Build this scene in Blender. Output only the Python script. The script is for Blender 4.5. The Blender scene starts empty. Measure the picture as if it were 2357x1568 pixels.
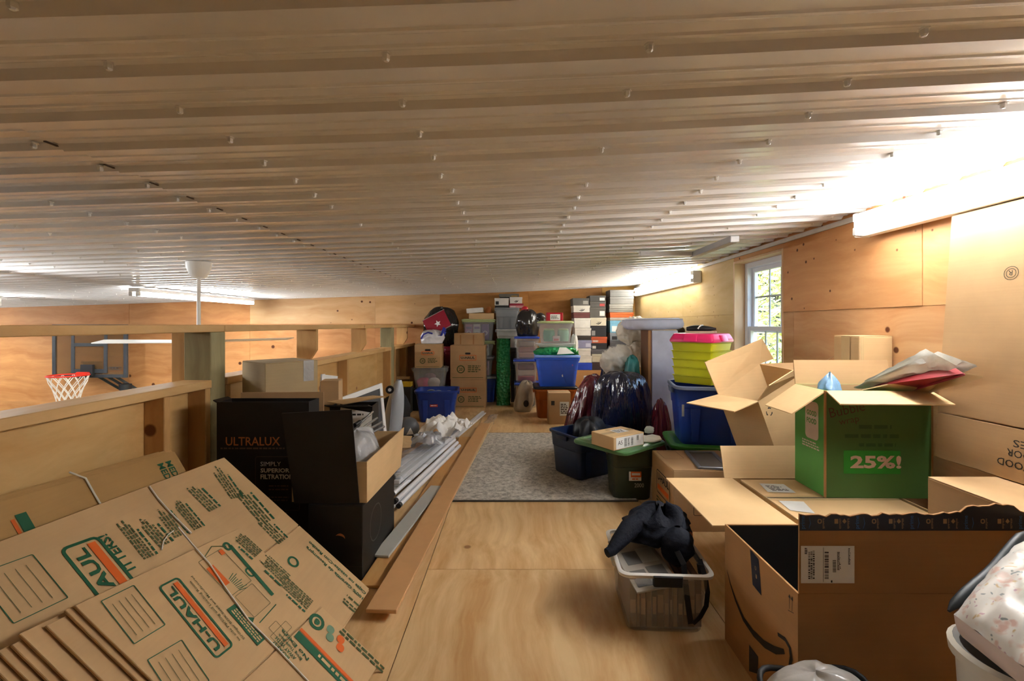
import bpy, bmesh, math, random
from mathutils import Vector, Matrix, noise
random.seed(7)
PI = math.pi
SC = bpy.context.scene
COL = SC.collection
V = Vector

# ------------------------------------------------------------------ camera, sky, sun, exposure
EYE, FPX, VX, VY = 1.15, 1047.0, 1187.0, 747.0          # eye height and the photograph's vanishing point
cam_d = bpy.data.cameras.new('camera'); cam = bpy.data.objects.new('camera', cam_d); COL.objects.link(cam)
cam.location = (0, 0, EYE); cam.rotation_euler = (PI/2, 0, 0)
cam_d.sensor_width = 36; cam_d.lens = 36*FPX/2357
cam_d.shift_x = (1178.5-VX)/2357; cam_d.shift_y = -(784-VY)/2357
cam_d.clip_start = 0.05; cam_d.clip_end = 200
SC.camera = cam
world = bpy.data.worlds.new('sky'); SC.world = world; world.use_nodes = True
_n = world.node_tree.nodes; _l = world.node_tree.links
_bg = _n['Background']; _sky = _n.new('ShaderNodeTexSky'); _sky.sky_type = 'NISHITA'
_sky.sun_disc = False; _sky.sun_elevation = math.radians(48); _sky.sun_rotation = math.radians(250)
_l.new(_sky.outputs[0], _bg.inputs[0]); _bg.inputs[1].default_value = 0.6
sun_d = bpy.data.lights.new('sun', 'SUN'); sun_d.energy = 5.5; sun_d.angle = 0.01; sun_d.color = (1, .95, .86)
sun = bpy.data.objects.new('sun', sun_d); COL.objects.link(sun)
sun.rotation_euler = V((0.55, 0.35, -0.8)).to_track_quat('-Z', 'Y').to_euler()
SC.view_settings.view_transform = 'Standard'; SC.view_settings.look = 'None'
SC.view_settings.exposure = 1.27; SC.view_settings.gamma = 1.0; SC.view_settings.use_curve_mapping = False
TUBE_GLOW = 27.0

# ------------------------------------------------------------------ helpers
def W(px, py, Y):                                         # a point seen at a pixel, at depth Y
    return V(((px-VX)*Y/FPX, Y, EYE-(py-VY)*Y/FPX))
def S(h):
    h = h.lstrip('#'); c = [int(h[i:i+2], 16)/255 for i in (0, 2, 4)]
    return tuple((x/12.92 if x <= .04045 else ((x+.055)/1.055)**2.4) for x in c)+(1.0,)

class MB:
    def __init__(s): s.v = []; s.f = []
    def add(s, vs, fs, M=None):
        b = len(s.v)
        s.v += [tuple(M @ V(p)) if M is not None else tuple(p) for p in vs]
        s.f += [tuple(b+i for i in f) for f in fs]
        return s
    def hexa(s, p):                                       # 8 corners: bottom loop then top loop
        return s.add(p, [(3,2,1,0),(4,5,6,7),(0,1,5,4),(1,2,6,5),(2,3,7,6),(3,0,4,7)])
    def box(s, x0, x1, y0, y1, z0, z1, M=None):
        return s.add([(x0,y0,z0),(x1,y0,z0),(x1,y1,z0),(x0,y1,z0),(x0,y0,z1),(x1,y0,z1),(x1,y1,z1),(x0,y1,z1)],
                     [(3,2,1,0),(4,5,6,7),(0,1,5,4),(1,2,6,5),(2,3,7,6),(3,0,4,7)], M)
    def slab(s, o, u, v, t):                              # parallelepiped from a corner and three edge vectors
        o, u, v, t = V(o), V(u), V(v), V(t)
        return s.hexa([o, o+u, o+u+v, o+v, o+t, o+u+t, o+u+v+t, o+v+t])
    def quad(s, a, b, c, d, th):                          # a slab between four free corners
        a, b, c, d = V(a), V(b), V(c), V(d)
        n = (b-a).cross(d-a).normalized()*th
        return s.hexa([a, b, c, d, a+n, b+n, c+n, d+n])
    def bar(s, p, q, w, h, up=(0,0,1)):
        p, q = V(p), V(q); d = (q-p).normalized(); up = V(up)
        sd = d.cross(up)
        if sd.length < 1e-4: sd = d.cross(V((1,0,0)))
        sd.normalize(); u2 = sd.cross(d)
        a = sd*w/2; b = u2*h/2
        return s.hexa([p-a-b, p+a-b, q+a-b, q-a-b, p-a+b, p+a+b, q+a+b, q-a+b])
    def tube(s, pts, r, n=8, cap=True, closed=False):
        pts = [V(p) for p in pts]; m = len(pts); rs = r if isinstance(r, (list, tuple)) else [r]*m
        b = len(s.v); up = V((0,0,1))
        for i, p in enumerate(pts):
            if closed: d = pts[(i+1) % m]-pts[i-1]
            else: d = pts[min(i+1, m-1)]-pts[max(i-1, 0)]
            d.normalize()
            a = d.cross(up)
            if a.length < .05: a = d.cross(V((1,0,0)))
            a.normalize(); c = a.cross(d)
            for k in range(n):
                t = 2*PI*k/n
                s.v.append(tuple(p+a*math.cos(t)*rs[i]+c*math.sin(t)*rs[i]))
        R = m if closed else m-1
        for i in range(R):
            j = (i+1) % m
            for k in range(n):
                k2 = (k+1) % n
                s.f.append((b+i*n+k, b+i*n+k2, b+j*n+k2, b+j*n+k))
        if cap and not closed:
            s.f.append(tuple(b+k for k in range(n))[::-1]); s.f.append(tuple(b+(m-1)*n+k for k in range(n)))
        return s
    def loft(s, loops, cap0=True, cap1=True, closed_ring=False):
        b = len(s.v); n = len(loops[0]); m = len(loops)
        for L in loops: s.v += [tuple(p) for p in L]
        for i in range(m if closed_ring else m-1):
            j = (i+1) % m
            for k in range(n):
                k2 = (k+1) % n
                s.f.append((b+i*n+k, b+i*n+k2, b+j*n+k2, b+j*n+k))
        if not closed_ring:
            if cap0: s.f.append(tuple(b+k for k in range(n))[::-1])
            if cap1: s.f.append(tuple(b+(m-1)*n+k for k in range(n)))
        return s
    def lathe(s, prof, n=20, c=(0,0,0), cap0=True, cap1=True):
        return s.loft([[(c[0]+r*math.cos(2*PI*k/n), c[1]+r*math.sin(2*PI*k/n), c[2]+z) for k in range(n)] for r, z in prof], cap0, cap1)
    def prism(s, poly, n):                                # planar polygon (3d points) pushed along n
        n = V(n); m = len(poly)
        A = [V(p) for p in poly]; b = len(s.v)
        s.v += [tuple(p) for p in A]+[tuple(p+n) for p in A]
        s.f.append(tuple(b+k for k in range(m))[::-1]); s.f.append(tuple(b+m+k for k in range(m)))
        for k in range(m):
            k2 = (k+1) % m
            s.f.append((b+k, b+k2, b+m+k2, b+m+k))
        return s
    def grid(s, fn, nu, nv, wrap=False):
        b = len(s.v)
        for i in range(nu+1):
            for j in range(nv if wrap else nv+1):
                s.v.append(tuple(fn(i/nu, j/nv)))
        q = nv if wrap else nv+1
        for i in range(nu):
            for j in range(nv):
                j2 = (j+1) % q
                s.f.append((b+i*q+j, b+(i+1)*q+j, b+(i+1)*q+j2, b+i*q+j2))
        return s
    def mesh(s, name, mat, bevel=0, smooth=None, fix=True):
        me = bpy.data.meshes.new(name); me.from_pydata(s.v, [], s.f); me.update()
        if fix or bevel:
            bm = bmesh.new(); bm.from_mesh(me)
            if fix: bmesh.ops.recalc_face_normals(bm, faces=bm.faces)
            if bevel:
                es = [e for e in bm.edges if len(e.link_faces) == 2 and e.calc_face_angle(0) > .6]
                bmesh.ops.bevel(bm, geom=es, offset=bevel, segments=1, affect='EDGES', clamp_overlap=True)
            bm.to_mesh(me); bm.free()
        if mat is not None: me.materials.append(mat)
        if smooth:
            me.shade_smooth(); me.set_sharp_from_angle(angle=math.radians(smooth))
        return me
    def build(s, name, mat, parent=None, bevel=0, smooth=None, fix=True, **kw):
        o = bpy.data.objects.new(name, s.mesh(name, mat, bevel, smooth, fix)); COL.objects.link(o)
        if parent is not None: o.parent = parent
        for k, v in kw.items(): o[k] = v
        return o

def link(name, me, parent=None, loc=(0,0,0), rot=(0,0,0)):
    o = bpy.data.objects.new(name, me); COL.objects.link(o)
    o.location = loc; o.rotation_euler = rot
    if parent is not None: o.parent = parent
    return o
def tag(o, label, cat, group=None):
    o['label'] = label; o['category'] = cat
    if group: o['group'] = group
    return o
def thing(name, label, cat, loc=(0,0,0), rz=0, group=None, rot=None):
    o = bpy.data.objects.new(name, None); COL.objects.link(o); o.empty_display_size = .05
    o.location = loc; o.rotation_euler = rot if rot else (0, 0, rz)
    return tag(o, label, cat, group)
def struct(name):
    o = bpy.data.objects.new(name, None); COL.objects.link(o); o['kind'] = 'structure'; return o
def copy_tree(o, parent=None):
    c = o.copy(); COL.objects.link(c)
    if parent is not None: c.parent = parent
    for ch in list(o.children): copy_tree(ch, c)
    return c
def rrect(w, d, r, z, n=4, cx=0, cy=0):
    out = []
    r = min(r, w/2-.001, d/2-.001)
    for qx, qy, a0 in ((1,1,0), (-1,1,PI/2), (-1,-1,PI), (1,-1,1.5*PI)):
        for k in range(n+1):
            a = a0+PI/2*k/n
            out.append((cx+qx*(w/2-r)+r*math.cos(a), cy+qy*(d/2-r)+r*math.sin(a), z))
    return out

# ------------------------------------------------------------------ materials
def nt(name):
    m = bpy.data.materials.new(name); m.use_nodes = True
    t = m.node_tree; return m, t, t.nodes, t.links, t.nodes['Principled BSDF']
def plain(name, col, rough=.5, var=.06, scale=12, spec=.4, metal=0, bump=0, bscale=80, coat=0, alpha=1.0):
    m, t, n, l, b = nt(name)
    c = S(col) if isinstance(col, str) else col
    tc = n.new('ShaderNodeTexCoord'); nz = n.new('ShaderNodeTexNoise'); nz.inputs['Scale'].default_value = scale
    nz.inputs['Detail'].default_value = 4; l.new(tc.outputs['Object'], nz.inputs['Vector'])
    hs = n.new('ShaderNodeHueSaturation'); hs.inputs['Color'].default_value = c
    mr = n.new('ShaderNodeMapRange'); mr.inputs[1].default_value = .25; mr.inputs[2].default_value = .75
    mr.inputs[3].default_value = 1-var*1.5; mr.inputs[4].default_value = 1+var*1.5
    l.new(nz.outputs[0], mr.inputs[0]); l.new(mr.outputs[0], hs.inputs['Value']); l.new(hs.outputs[0], b.inputs['Base Color'])
    b.inputs['Roughness'].default_value = rough; b.inputs['Metallic'].default_value = metal
    b.inputs['Specular IOR Level'].default_value = spec; b.inputs['Coat Weight'].default_value = coat
    if bump:
        n2 = n.new('ShaderNodeTexNoise'); n2.inputs['Scale'].default_value = bscale; n2.inputs['Detail'].default_value = 3
        l.new(tc.outputs['Object'], n2.inputs['Vector'])
        bp = n.new('ShaderNodeBump'); bp.inputs['Strength'].default_value = bump; bp.inputs['Distance'].default_value = .01
        l.new(n2.outputs[0], bp.inputs['Height']); l.new(bp.outputs[0], b.inputs['Normal'])
    if alpha < 1:
        tr = n.new('ShaderNodeBsdfTransparent'); mx = n.new('ShaderNodeMixShader'); mx.inputs[0].default_value = alpha
        l.new(tr.outputs[0], mx.inputs[1]); l.new(b.outputs[0], mx.inputs[2]); l.new(mx.outputs[0], n['Material Output'].inputs[0])
    return m
def glow(name, col, s):
    m, t, n, l, b = nt(name)
    b.inputs['Base Color'].default_value = S('#f4f4f0'); b.inputs['Emission Color'].default_value = col; b.inputs['Emission Strength'].default_value = s
    return m
def wood(name, base, dark, grain='X', knots=1.2, stretch=14, fine=9.0, rough=.55, knotcol='#5a2f14', contrast=1.0, spread=(0.06,0.10)):
    m, t, n, l, b = nt(name)
    tc = n.new('ShaderNodeTexCoord'); oi = n.new('ShaderNodeObjectInfo')
    off = n.new('ShaderNodeVectorMath'); off.operation = 'MULTIPLY_ADD'
    cmb = n.new('ShaderNodeCombineXYZ')
    for k in range(3): l.new(oi.outputs['Random'], cmb.inputs[k])
    off.inputs[1].default_value = (37, 53, 71); l.new(cmb.outputs[0], off.inputs[0]); l.new(tc.outputs['Object'], off.inputs[2])
    mp = n.new('ShaderNodeMapping'); sc = [fine]*3; sc['XYZ'.index(grain)] = fine/stretch; mp.inputs['Scale'].default_value = sc
    l.new(off.outputs[0], mp.inputs[0])
    # soft warp so the grain makes cathedral figures
    wz = n.new('ShaderNodeTexNoise'); wz.inputs['Scale'].default_value = 1.6; wz.inputs['Detail'].default_value = 2
    l.new(off.outputs[0], wz.inputs['Vector'])
    wa = n.new('ShaderNodeVectorMath'); wa.operation = 'MULTIPLY_ADD'; wa.inputs[1].default_value = (2.2, 2.2, 2.2)
    l.new(wz.outputs['Color'], wa.inputs[0]); l.new(mp.outputs[0], wa.inputs[2])
    nz = n.new('ShaderNodeTexNoise'); nz.inputs['Scale'].default_value = 1.0; nz.inputs['Detail'].default_value = 7; nz.inputs['Roughness'].default_value = .62
    l.new(wa.outputs[0], nz.inputs['Vector'])
    rp = n.new('ShaderNodeValToRGB'); e = rp.color_ramp.elements
    e[0].position = .5-.24/contrast; e[0].color = S(dark); e[1].position = .5+.16/contrast; e[1].color = S(base)
    l.new(nz.outputs[0], rp.inputs[0])
    # broad sheet tone
    bz = n.new('ShaderNodeTexNoise'); bz.inputs['Scale'].default_value = 1.1; l.new(off.outputs[0], bz.inputs['Vector'])
    mr = n.new('ShaderNodeMapRange'); mr.inputs[1].default_value = .3; mr.inputs[2].default_value = .7; mr.inputs[3].default_value = .86; mr.inputs[4].default_value = 1.12
    l.new(bz.outputs[0], mr.inputs[0])
    hs = n.new('ShaderNodeHueSaturation'); l.new(rp.outputs[0], hs.inputs['Color']); l.new(mr.outputs[0], hs.inputs['Value'])
    outc = hs.outputs[0]
    if knots:
        kv = n.new('ShaderNodeTexVoronoi'); kv.inputs['Scale'].default_value = 3.2*knots; kv.inputs['Randomness'].default_value = 1
        l.new(off.outputs[0], kv.inputs['Vector'])
        k1 = n.new('ShaderNodeMapRange'); k1.interpolation_type = 'SMOOTHSTEP'
        k1.inputs[1].default_value = spread[0]; k1.inputs[2].default_value = spread[1]; k1.inputs[3].default_value = 1; k1.inputs[4].default_value = 0
        l.new(kv.outputs['Distance'], k1.inputs[0])
        mx = n.new('ShaderNodeMix'); mx.data_type = 'RGBA'; l.new(k1.outputs[0], mx.inputs[0]); l.new(outc, mx.inputs[6]); mx.inputs[7].default_value = S(knotcol)
        outc = mx.outputs[2]
    l.new(outc, b.inputs['Base Color']); b.inputs['Roughness'].default_value = rough; b.inputs['Specular IOR Level'].default_value = .3
    bp = n.new('ShaderNodeBump'); bp.inputs['Strength'].default_value = .12; bp.inputs['Distance'].default_value = .004
    l.new(nz.outputs[0], bp.inputs['Height']); l.new(bp.outputs[0], b.inputs['Normal'])
    return m
def kraft(name, col, var=.05):
    m, t, n, l, b = nt(name)
    tc = n.new('ShaderNodeTexCoord')
    mp = n.new('ShaderNodeMapping'); mp.inputs['Scale'].default_value = (3, 3, 160); l.new(tc.outputs['Object'], mp.inputs[0])
    w = n.new('ShaderNodeTexNoise'); w.inputs['Scale'].default_value = 1; l.new(mp.outputs[0], w.inputs['Vector'])
    nz = n.new('ShaderNodeTexNoise'); nz.inputs['Scale'].default_value = 6; nz.inputs['Detail'].default_value = 5; l.new(tc.outputs['Object'], nz.inputs['Vector'])
    ad = n.new('ShaderNodeMath'); ad.operation = 'MULTIPLY_ADD'; ad.inputs[1].default_value = .35; l.new(w.outputs[0], ad.inputs[0]); l.new(nz.outputs[0], ad.inputs[2])
    mr = n.new('ShaderNodeMapRange'); mr.inputs[1].default_value = .35; mr.inputs[2].default_value = 1.0; mr.inputs[3].default_value = 1-var*2; mr.inputs[4].default_value = 1+var*2
    l.new(ad.outputs[0], mr.inputs[0])
    hs = n.new('ShaderNodeHueSaturation'); hs.inputs['Color'].default_value = S(col); l.new(mr.outputs[0], hs.inputs['Value'])
    l.new(hs.outputs[0], b.inputs['Base Color']); b.inputs['Roughness'].default_value = .75; b.inputs['Specular IOR Level'].default_value = .2
    return m
def speckle(name, a, bcol, scale, rough=.9, bump=.6, cc=None):
    m, t, n, l, b = nt(name)
    tc = n.new('ShaderNodeTexCoord')
    v = n.new('ShaderNodeTexNoise'); v.inputs['Scale'].default_value = scale; v.inputs['Detail'].default_value = 6; v.inputs['Roughness'].default_value = .8
    l.new(tc.outputs['Object'], v.inputs['Vector'])
    rp = n.new('ShaderNodeValToRGB'); e = rp.color_ramp.elements
    e[0].position = .38; e[0].color = S(a); e[1].position = .62; e[1].color = S(bcol)
    if cc: q = e.new(.5); q.color = S(cc)
    l.new(v.outputs[0], rp.inputs[0]); l.new(rp.outputs[0], b.inputs['Base Color']); b.inputs['Roughness'].default_value = rough
    b.inputs['Specular IOR Level'].default_value = .2
    bp = n.new('ShaderNodeBump'); bp.inputs['Strength'].default_value = bump; bp.inputs['Distance'].default_value = .01
    l.new(v.outputs[0], bp.inputs['Height']); l.new(bp.outputs[0], b.inputs['Normal'])
    return m
def floral(name):
    m, t, n, l, b = nt(name)
    tc = n.new('ShaderNodeTexCoord')
    prev = None
    base = n.new('ShaderNodeRGB'); base.outputs[0].default_value = S('#dedad2'); prev = base.outputs[0]
    for sc, col, lo, hi, off in ((26, '#cfa596', .18, .34, 0), (30, '#c2a066', .10, .2, 5), (34, '#6d787a', .10, .17, 9), (24, '#d8bdb0', .2, .36, 13), (40, '#b58a98', .10, .18, 3)):
        mp = n.new('ShaderNodeMapping'); mp.inputs['Location'].default_value = (off, off*.7, off*.3); l.new(tc.outputs['Object'], mp.inputs[0])
        dz = n.new('ShaderNodeTexNoise'); dz.inputs['Scale'].default_value = 30; l.new(tc.outputs['Object'], dz.inputs['Vector'])
        ma = n.new('ShaderNodeVectorMath'); ma.operation = 'MULTIPLY_ADD'; ma.inputs[1].default_value = (.06,)*3; l.new(dz.outputs['Color'], ma.inputs[0]); l.new(mp.outputs[0], ma.inputs[2])
        vo = n.new('ShaderNodeTexVoronoi'); vo.inputs['Scale'].default_value = sc; l.new(ma.outputs[0], vo.inputs['Vector'])
        k = n.new('ShaderNodeMapRange'); k.inputs[1].default_value = lo; k.inputs[2].default_value = hi; k.inputs[3].default_value = .85; k.inputs[4].default_value = 0
        l.new(vo.outputs['Distance'], k.inputs[0])
        mx = n.new('ShaderNodeMix'); mx.data_type = 'RGBA'; l.new(k.outputs[0], mx.inputs[0]); l.new(prev, mx.inputs[6]); mx.inputs[7].default_value = S(col); prev = mx.outputs[2]
    l.new(prev, b.inputs['Base Color']); b.inputs['Roughness'].default_value = .5; b.inputs['Coat Weight'].default_value = .5; b.inputs['Coat Roughness'].default_value = .2
    return m
def foil(name, col, rough=.25):
    m, t, n, l, b = nt(name)
    tc = n.new('ShaderNodeTexCoord'); v = n.new('ShaderNodeTexVoronoi'); v.inputs['Scale'].default_value = 26; l.new(tc.outputs['Object'], v.inputs['Vector'])
    bp = n.new('ShaderNodeBump'); bp.inputs['Strength'].default_value = .8; bp.inputs['Distance'].default_value = .02
    l.new(v.outputs['Distance'], bp.inputs['Height']); l.new(bp.outputs[0], b.inputs['Normal'])
    b.inputs['Base Color'].default_value = S(col); b.inputs['Roughness'].default_value = rough; b.inputs['Metallic'].default_value = .35; b.inputs['Coat Weight'].default_value = .6
    return m
_mc = {}
def pm(col, rough=.45, **k):                              # cached plain material
    key = (col, rough, tuple(sorted(k.items())))
    if key not in _mc: _mc[key] = plain('m_'+col.strip('#'), col, rough, **k)
    return _mc[key]

M_steel = plain('painted_steel', '#f3f2f0', .22, var=.015, scale=3, spec=.55)
M_wallA = wood('plywood_orange', '#cd9660', '#ac703e', 'X', 1.0)
M_wallB = wood('plywood_tan', '#d9b484', '#c49660', 'X', 1.5)
M_wallC = wood('plywood_deep', '#c68f50', '#9a6630', 'X', .8)
M_wallR = wood('plywood_side', '#d59f6a', '#bb7f4b', 'Y', 2.6, spread=(.06,.10))
M_wallY = wood('plywood_pale', '#dcc08a', '#c9a868', 'Y', 3.0, spread=(.05,.09), knotcol='#a07a48')
M_floor = wood('plywood_floor', '#e2c08e', '#c39660', 'Y', .75, stretch=10, fine=13, rough=.42, knotcol='#9a6a3a', contrast=1.25, spread=(.03,.06))
M_stud = wood('lumber', '#dbaf72', '#c08f57', 'Z', .9, knotcol='#6b3a18')
M_plate = wood('lumber_long', '#e6bf85', '#d2a163', 'Y', .9, knotcol='#7b451c')
M_post = wood('treated_post', '#b3a97f', '#857a55', 'Z', .8)
M_osb = wood('sheathing', '#e3bb7c', '#cf9e5c', 'Y', 1.7, stretch=5, spread=(.07,.13), knotcol='#9a6430')
M_kraft = kraft('kraft_board', '#bd9a70')
M_kraftd = kraft('kraft_board_brown', '#a97d50')
M_kraftl = kraft('kraft_board_pale', '#cfae80')
M_white = pm('#f3f3f0', .4, var=.02)
M_black = pm('#141416', .5)
M_green = pm('#1d5b3a', .7, var=.02); M_orange = pm('#d9631a', .7, var=.02); M_ink = pm('#2c2a26', .8, var=.02)
M_dgreen = pm('#4f5b34', .8, var=.02)
M_tape = plain('clear_tape', '#cbb083', .18, var=.05, spec=.6)
M_clear = plain('clear_plastic', '#dfe3e6', .25, var=.03, spec=.6, alpha=.34)
M_film = plain('plastic_film', '#e6e8ea', .16, var=.05, spec=.9, bump=.5, bscale=40, alpha=.5)
M_tube = glow('lamp_glow', (.97, .985, 1, 1), TUBE_GLOW); M_tube2 = glow('lamp_glow_dim', (1, .97, .92, 1), TUBE_GLOW*.45); M_tube3 = glow('lamp_glow_shop', (.97, .985, 1, 1), TUBE_GLOW*1.35)  # second glow is dimmed so the far window wall doesn't blow out

# ------------------------------------------------------------------ lettering and flat print
_tc = {}
def glyphs(s, bold=0.0):
    if (s, bold) in _tc: return _tc[(s, bold)]
    cu = bpy.data.curves.new('t', 'FONT'); cu.body = s; cu.size = 1; cu.offset = bold; cu.resolution_u = 2
    o = bpy.data.objects.new('t', cu); COL.objects.link(o)
    dg = bpy.context.evaluated_depsgraph_get(); me = bpy.data.meshes.new_from_object(o.evaluated_get(dg))
    vs = [tuple(v.co) for v in me.vertices]; fs = [tuple(p.vertices) for p in me.polygons]
    bpy.data.objects.remove(o); bpy.data.curves.remove(cu); bpy.data.meshes.remove(me)
    xs = [v[0] for v in vs]; ys = [v[1] for v in vs]
    r = ([(x-min(xs), y-min(ys)) for x, y, z in vs], fs, max(xs)-min(xs), max(ys)-min(ys))
    _tc[(s, bold)] = r; return r
class Print:                                              # flat ink on a face: origin, x direction, y direction
    def __init__(s, o, x, y, lift=.0012):
        s.x = V(x).normalized(); s.y = V(y).normalized(); s.n = s.x.cross(s.y).normalized(); s.o = V(o)+s.n*lift; s.m = {}; s.k = 0
    def mb(s, mat):                                       # every mark starts as a mesh of its own; near marks are joined in build()
        m = MB(); s.m.setdefault(mat.name, (mat, []))[1].append(m); return m
    def pt(s, u, v, e=0): return s.o+s.x*u+s.y*v+s.n*e
    def rect(s, mat, u0, v0, u1, v1, e=0): s.mb(mat).add([s.pt(u0,v0,e), s.pt(u1,v0,e), s.pt(u1,v1,e), s.pt(u0,v1,e)], [(0,1,2,3)]); return s
    def poly(s, mat, pts, e=0): s.mb(mat).add([s.pt(u,v,e) for u, v in pts], [tuple(range(len(pts)))]); return s
    def ring(s, mat, u0, v0, u1, v1, r, t, e=0):
        A = rrect(u1-u0, v1-v0, r, 0, 4, (u0+u1)/2, (v0+v1)/2); B = rrect(u1-u0-2*t, v1-v0-2*t, max(r-t, .0005), 0, 4, (u0+u1)/2, (v0+v1)/2)
        n = len(A); s.mb(mat).add([s.pt(p[0],p[1],e) for p in A+B], [(k, (k+1) % n, n+(k+1) % n, n+k) for k in range(n)]); return s
    def line(s, mat, pts, w, e=0):
        for (a, b), (c, d) in zip(pts, pts[1:]):
            dx, dy = c-a, d-b; L = math.hypot(dx, dy) or 1; nx, ny = -dy/L*w/2, dx/L*w/2
            s.poly(mat, [(a+nx,b+ny), (a-nx,b-ny), (c-nx,d-ny), (c+nx,d+ny)], e)
        return s
    def stroke(s, mat, pts, ws, e=0):                     # polyline with changing width
        L, R = [], []
        for i, (a, b) in enumerate(pts):
            p, q = pts[max(i-1, 0)], pts[min(i+1, len(pts)-1)]; dx, dy = q[0]-p[0], q[1]-p[1]; h = math.hypot(dx, dy) or 1
            L.append((a-dy/h*ws[i]/2, b+dx/h*ws[i]/2)); R.append((a+dy/h*ws[i]/2, b-dx/h*ws[i]/2))
        for i in range(len(pts)-1): s.poly(mat, [R[i], R[i+1], L[i+1], L[i]], e)
        return s
    def text(s, mat, t, u, v, h, w=None, rot=0, bold=0.0, e=.0004, center=False):
        vs, fs, gw, gh = glyphs(t, bold); sy = h/gh; sx = (w/gw) if w else sy; c, n = math.cos(rot), math.sin(rot)
        ox, oy = (gw*sx/2, h/2) if center else (0, 0)
        out = []
        mir = s.n.dot(s.x.cross(s.y)) < 0                 # frame runs left-handed: turn the glyphs over so they still read
        for x, y in vs:
            X, Y = x*sx-ox, ((gh-y) if mir else y)*sy-oy; out.append(s.pt(u+X*c-Y*n, v+X*n+Y*c, e))
        s.mb(mat).add(out, fs); return s
    def scribble(s, mat, u, v, w, h, rows, seed=1, fill=.8, e=.0004):   # small print too fine to read
        r = random.Random(seed); dh = h/rows
        for i in range(rows):
            x = u; end = u+w*(fill+(1-fill)*r.random())
            while x < end:
                ww = min(dh*(.6+1.6*r.random()), end-x); s.rect(mat, x, v+h-(i+1)*dh+dh*.3, x+ww, v+h-i*dh-dh*.15, e); x += ww+dh*.35
        return s
    def bars(s, mat, u, v, w, h, seed=1, e=.0004, vert=False):
        r = random.Random(seed); x = 0; L = h if vert else w
        while x < L:
            t = L*(.012+.03*r.random())
            if x+t > L: break
            if vert: s.rect(mat, u, v+x, u+w, v+x+t, e)
            else: s.rect(mat, u+x, v, u+x+t, v+h, e)
            x += t+L*(.012+.03*r.random())
        return s
    def build(s, parent, name='surface_print', **labels):
        if name.split('_')[-1] not in ('print', 'lettering', 'logo', 'marking', 'border'): name += '_print'
        for mat, ms in s.m.values():
            B = []
            for m in ms:
                us = [(V(p)-s.o).dot(s.x) for p in m.v]; vs = [(V(p)-s.o).dot(s.y) for p in m.v]
                B.append([min(us), min(vs), max(us), max(vs)])
            gid = list(range(len(ms)))
            def root(i):
                while gid[i] != i: i = gid[i]
                return i
            for i in range(len(ms)):
                for j in range(i):
                    a, b = B[i], B[j]; g = max(a[0]-b[2], b[0]-a[2], a[1]-b[3], b[1]-a[3], 0)
                    if g < .4*max(a[2]-a[0], a[3]-a[1], b[2]-b[0], b[3]-b[1]):
                        ri, rj = root(i), root(j)
                        if ri != rj: gid[ri] = rj
            for r in sorted({root(i) for i in range(len(ms))}):
                M = MB()
                for i in range(len(ms)):
                    if root(i) == r: M.add(ms[i].v, ms[i].f)
                M.build(name, mat, parent, fix=False)
def front(w, d, h): return V((-w/2, -d/2, 0)), (1,0,0), (0,0,1)
def left(w, d, h): return V((-w/2, d/2, 0)), (0,-1,0), (0,0,1)
def right(w, d, h): return V((w/2, -d/2, 0)), (0,1,0), (0,0,1)
def top(w, d, h): return V((-w/2, -d/2, h)), (1,0,0), (0,1,0)

# ================================================================== THE SETTING
XR, YB, XW = 1.87, 7.12, -1.58          # window wall, far wall, inner face of the low stud wall
XL, YF, ZS = -11.5, -3.2, -2.7          # the rest of the barn beyond the loft, out of frame
def ceil_h(x): return EYE+.527+.031*x+.021*math.log1p(math.exp(min(x*5, 60)))/5*1.0 - (.0029)

# floor of the loft: plywood sheets with open joints
floor = struct('floor')
xs = [XW-.14, -.415, .805, XR]
ys0 = [YF, -.30, 2.135, 4.575, YB]
for i in range(3):
    ys = ys0 if i == 1 else ([YF, .9, 3.34, 5.78, YB] if i == 0 else [YF, 1.0, 3.44, 5.88, YB])
    for a, b in zip(ys, ys[1:]):
        MB().box(xs[i]+.0018, xs[i+1]-.0018, a+.0015, b-.0015, -.02, 0).build('plywood_sheet', M_floor, floor)
MB().box(XW-.16, XR, YF, YB, -.25, -.021).build('joist_deck', M_stud, floor)
fs = struct('floor_shop'); MB().box(XL, XW-.16, YF, YB, ZS-.1, ZS).build('concrete_slab', pm('#9a948c', .7), fs)

# far wall: plywood sheets
wall = struct('wall_back')
cols = [-11.5, -8.6, -6.05, -4.16, -2.20, -1.19, .20, 1.35, XR]
mats = [M_wallA, M_wallA, M_wallA, M_wallB, M_wallB, M_wallC, M_wallC, M_wallY, M_wallY]
M_yx = wood('plywood_pale_back', '#d7a95c', '#bd8a3c', 'X', 1.0)
for i in range(len(cols)-1):
    for r, (z0, z1) in enumerate([(-2.7, -1.28), (-1.28, -.06), (-.06, 1.16), (1.16, 1.95)]):
        m = [M_wallA, M_wallA, M_wallA, M_wallB, M_wallB, M_wallC, M_wallC, M_yx][i]
        if r == 2 and i in (2, 3): m = M_wallA
        if r == 2 and i == 4: m = M_wallA
        MB().box(cols[i]+.001, cols[i+1]-.001, YB+.002*((i+r) % 2), YB+.02, z0+.001, z1-.001).build('plywood_sheet', m, wall)
MB().box(XL, XR+.2, YB+.022, YB+.15, -2.7, 2.1).build('framing', M_stud, wall)
for nm, bx in (('wall_far_left', (XL-.1, XL, YF, YB, ZS, 2.1)), ('wall_front', (XL, XR+.2, YF-.1, YF, ZS, 2.1))):
    w_ = struct(nm); MB().box(*bx).build('plywood_lining', pm('#4a3a2c', .8), w_)  # walls out of view, coloured dark so they bounce little light

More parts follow.
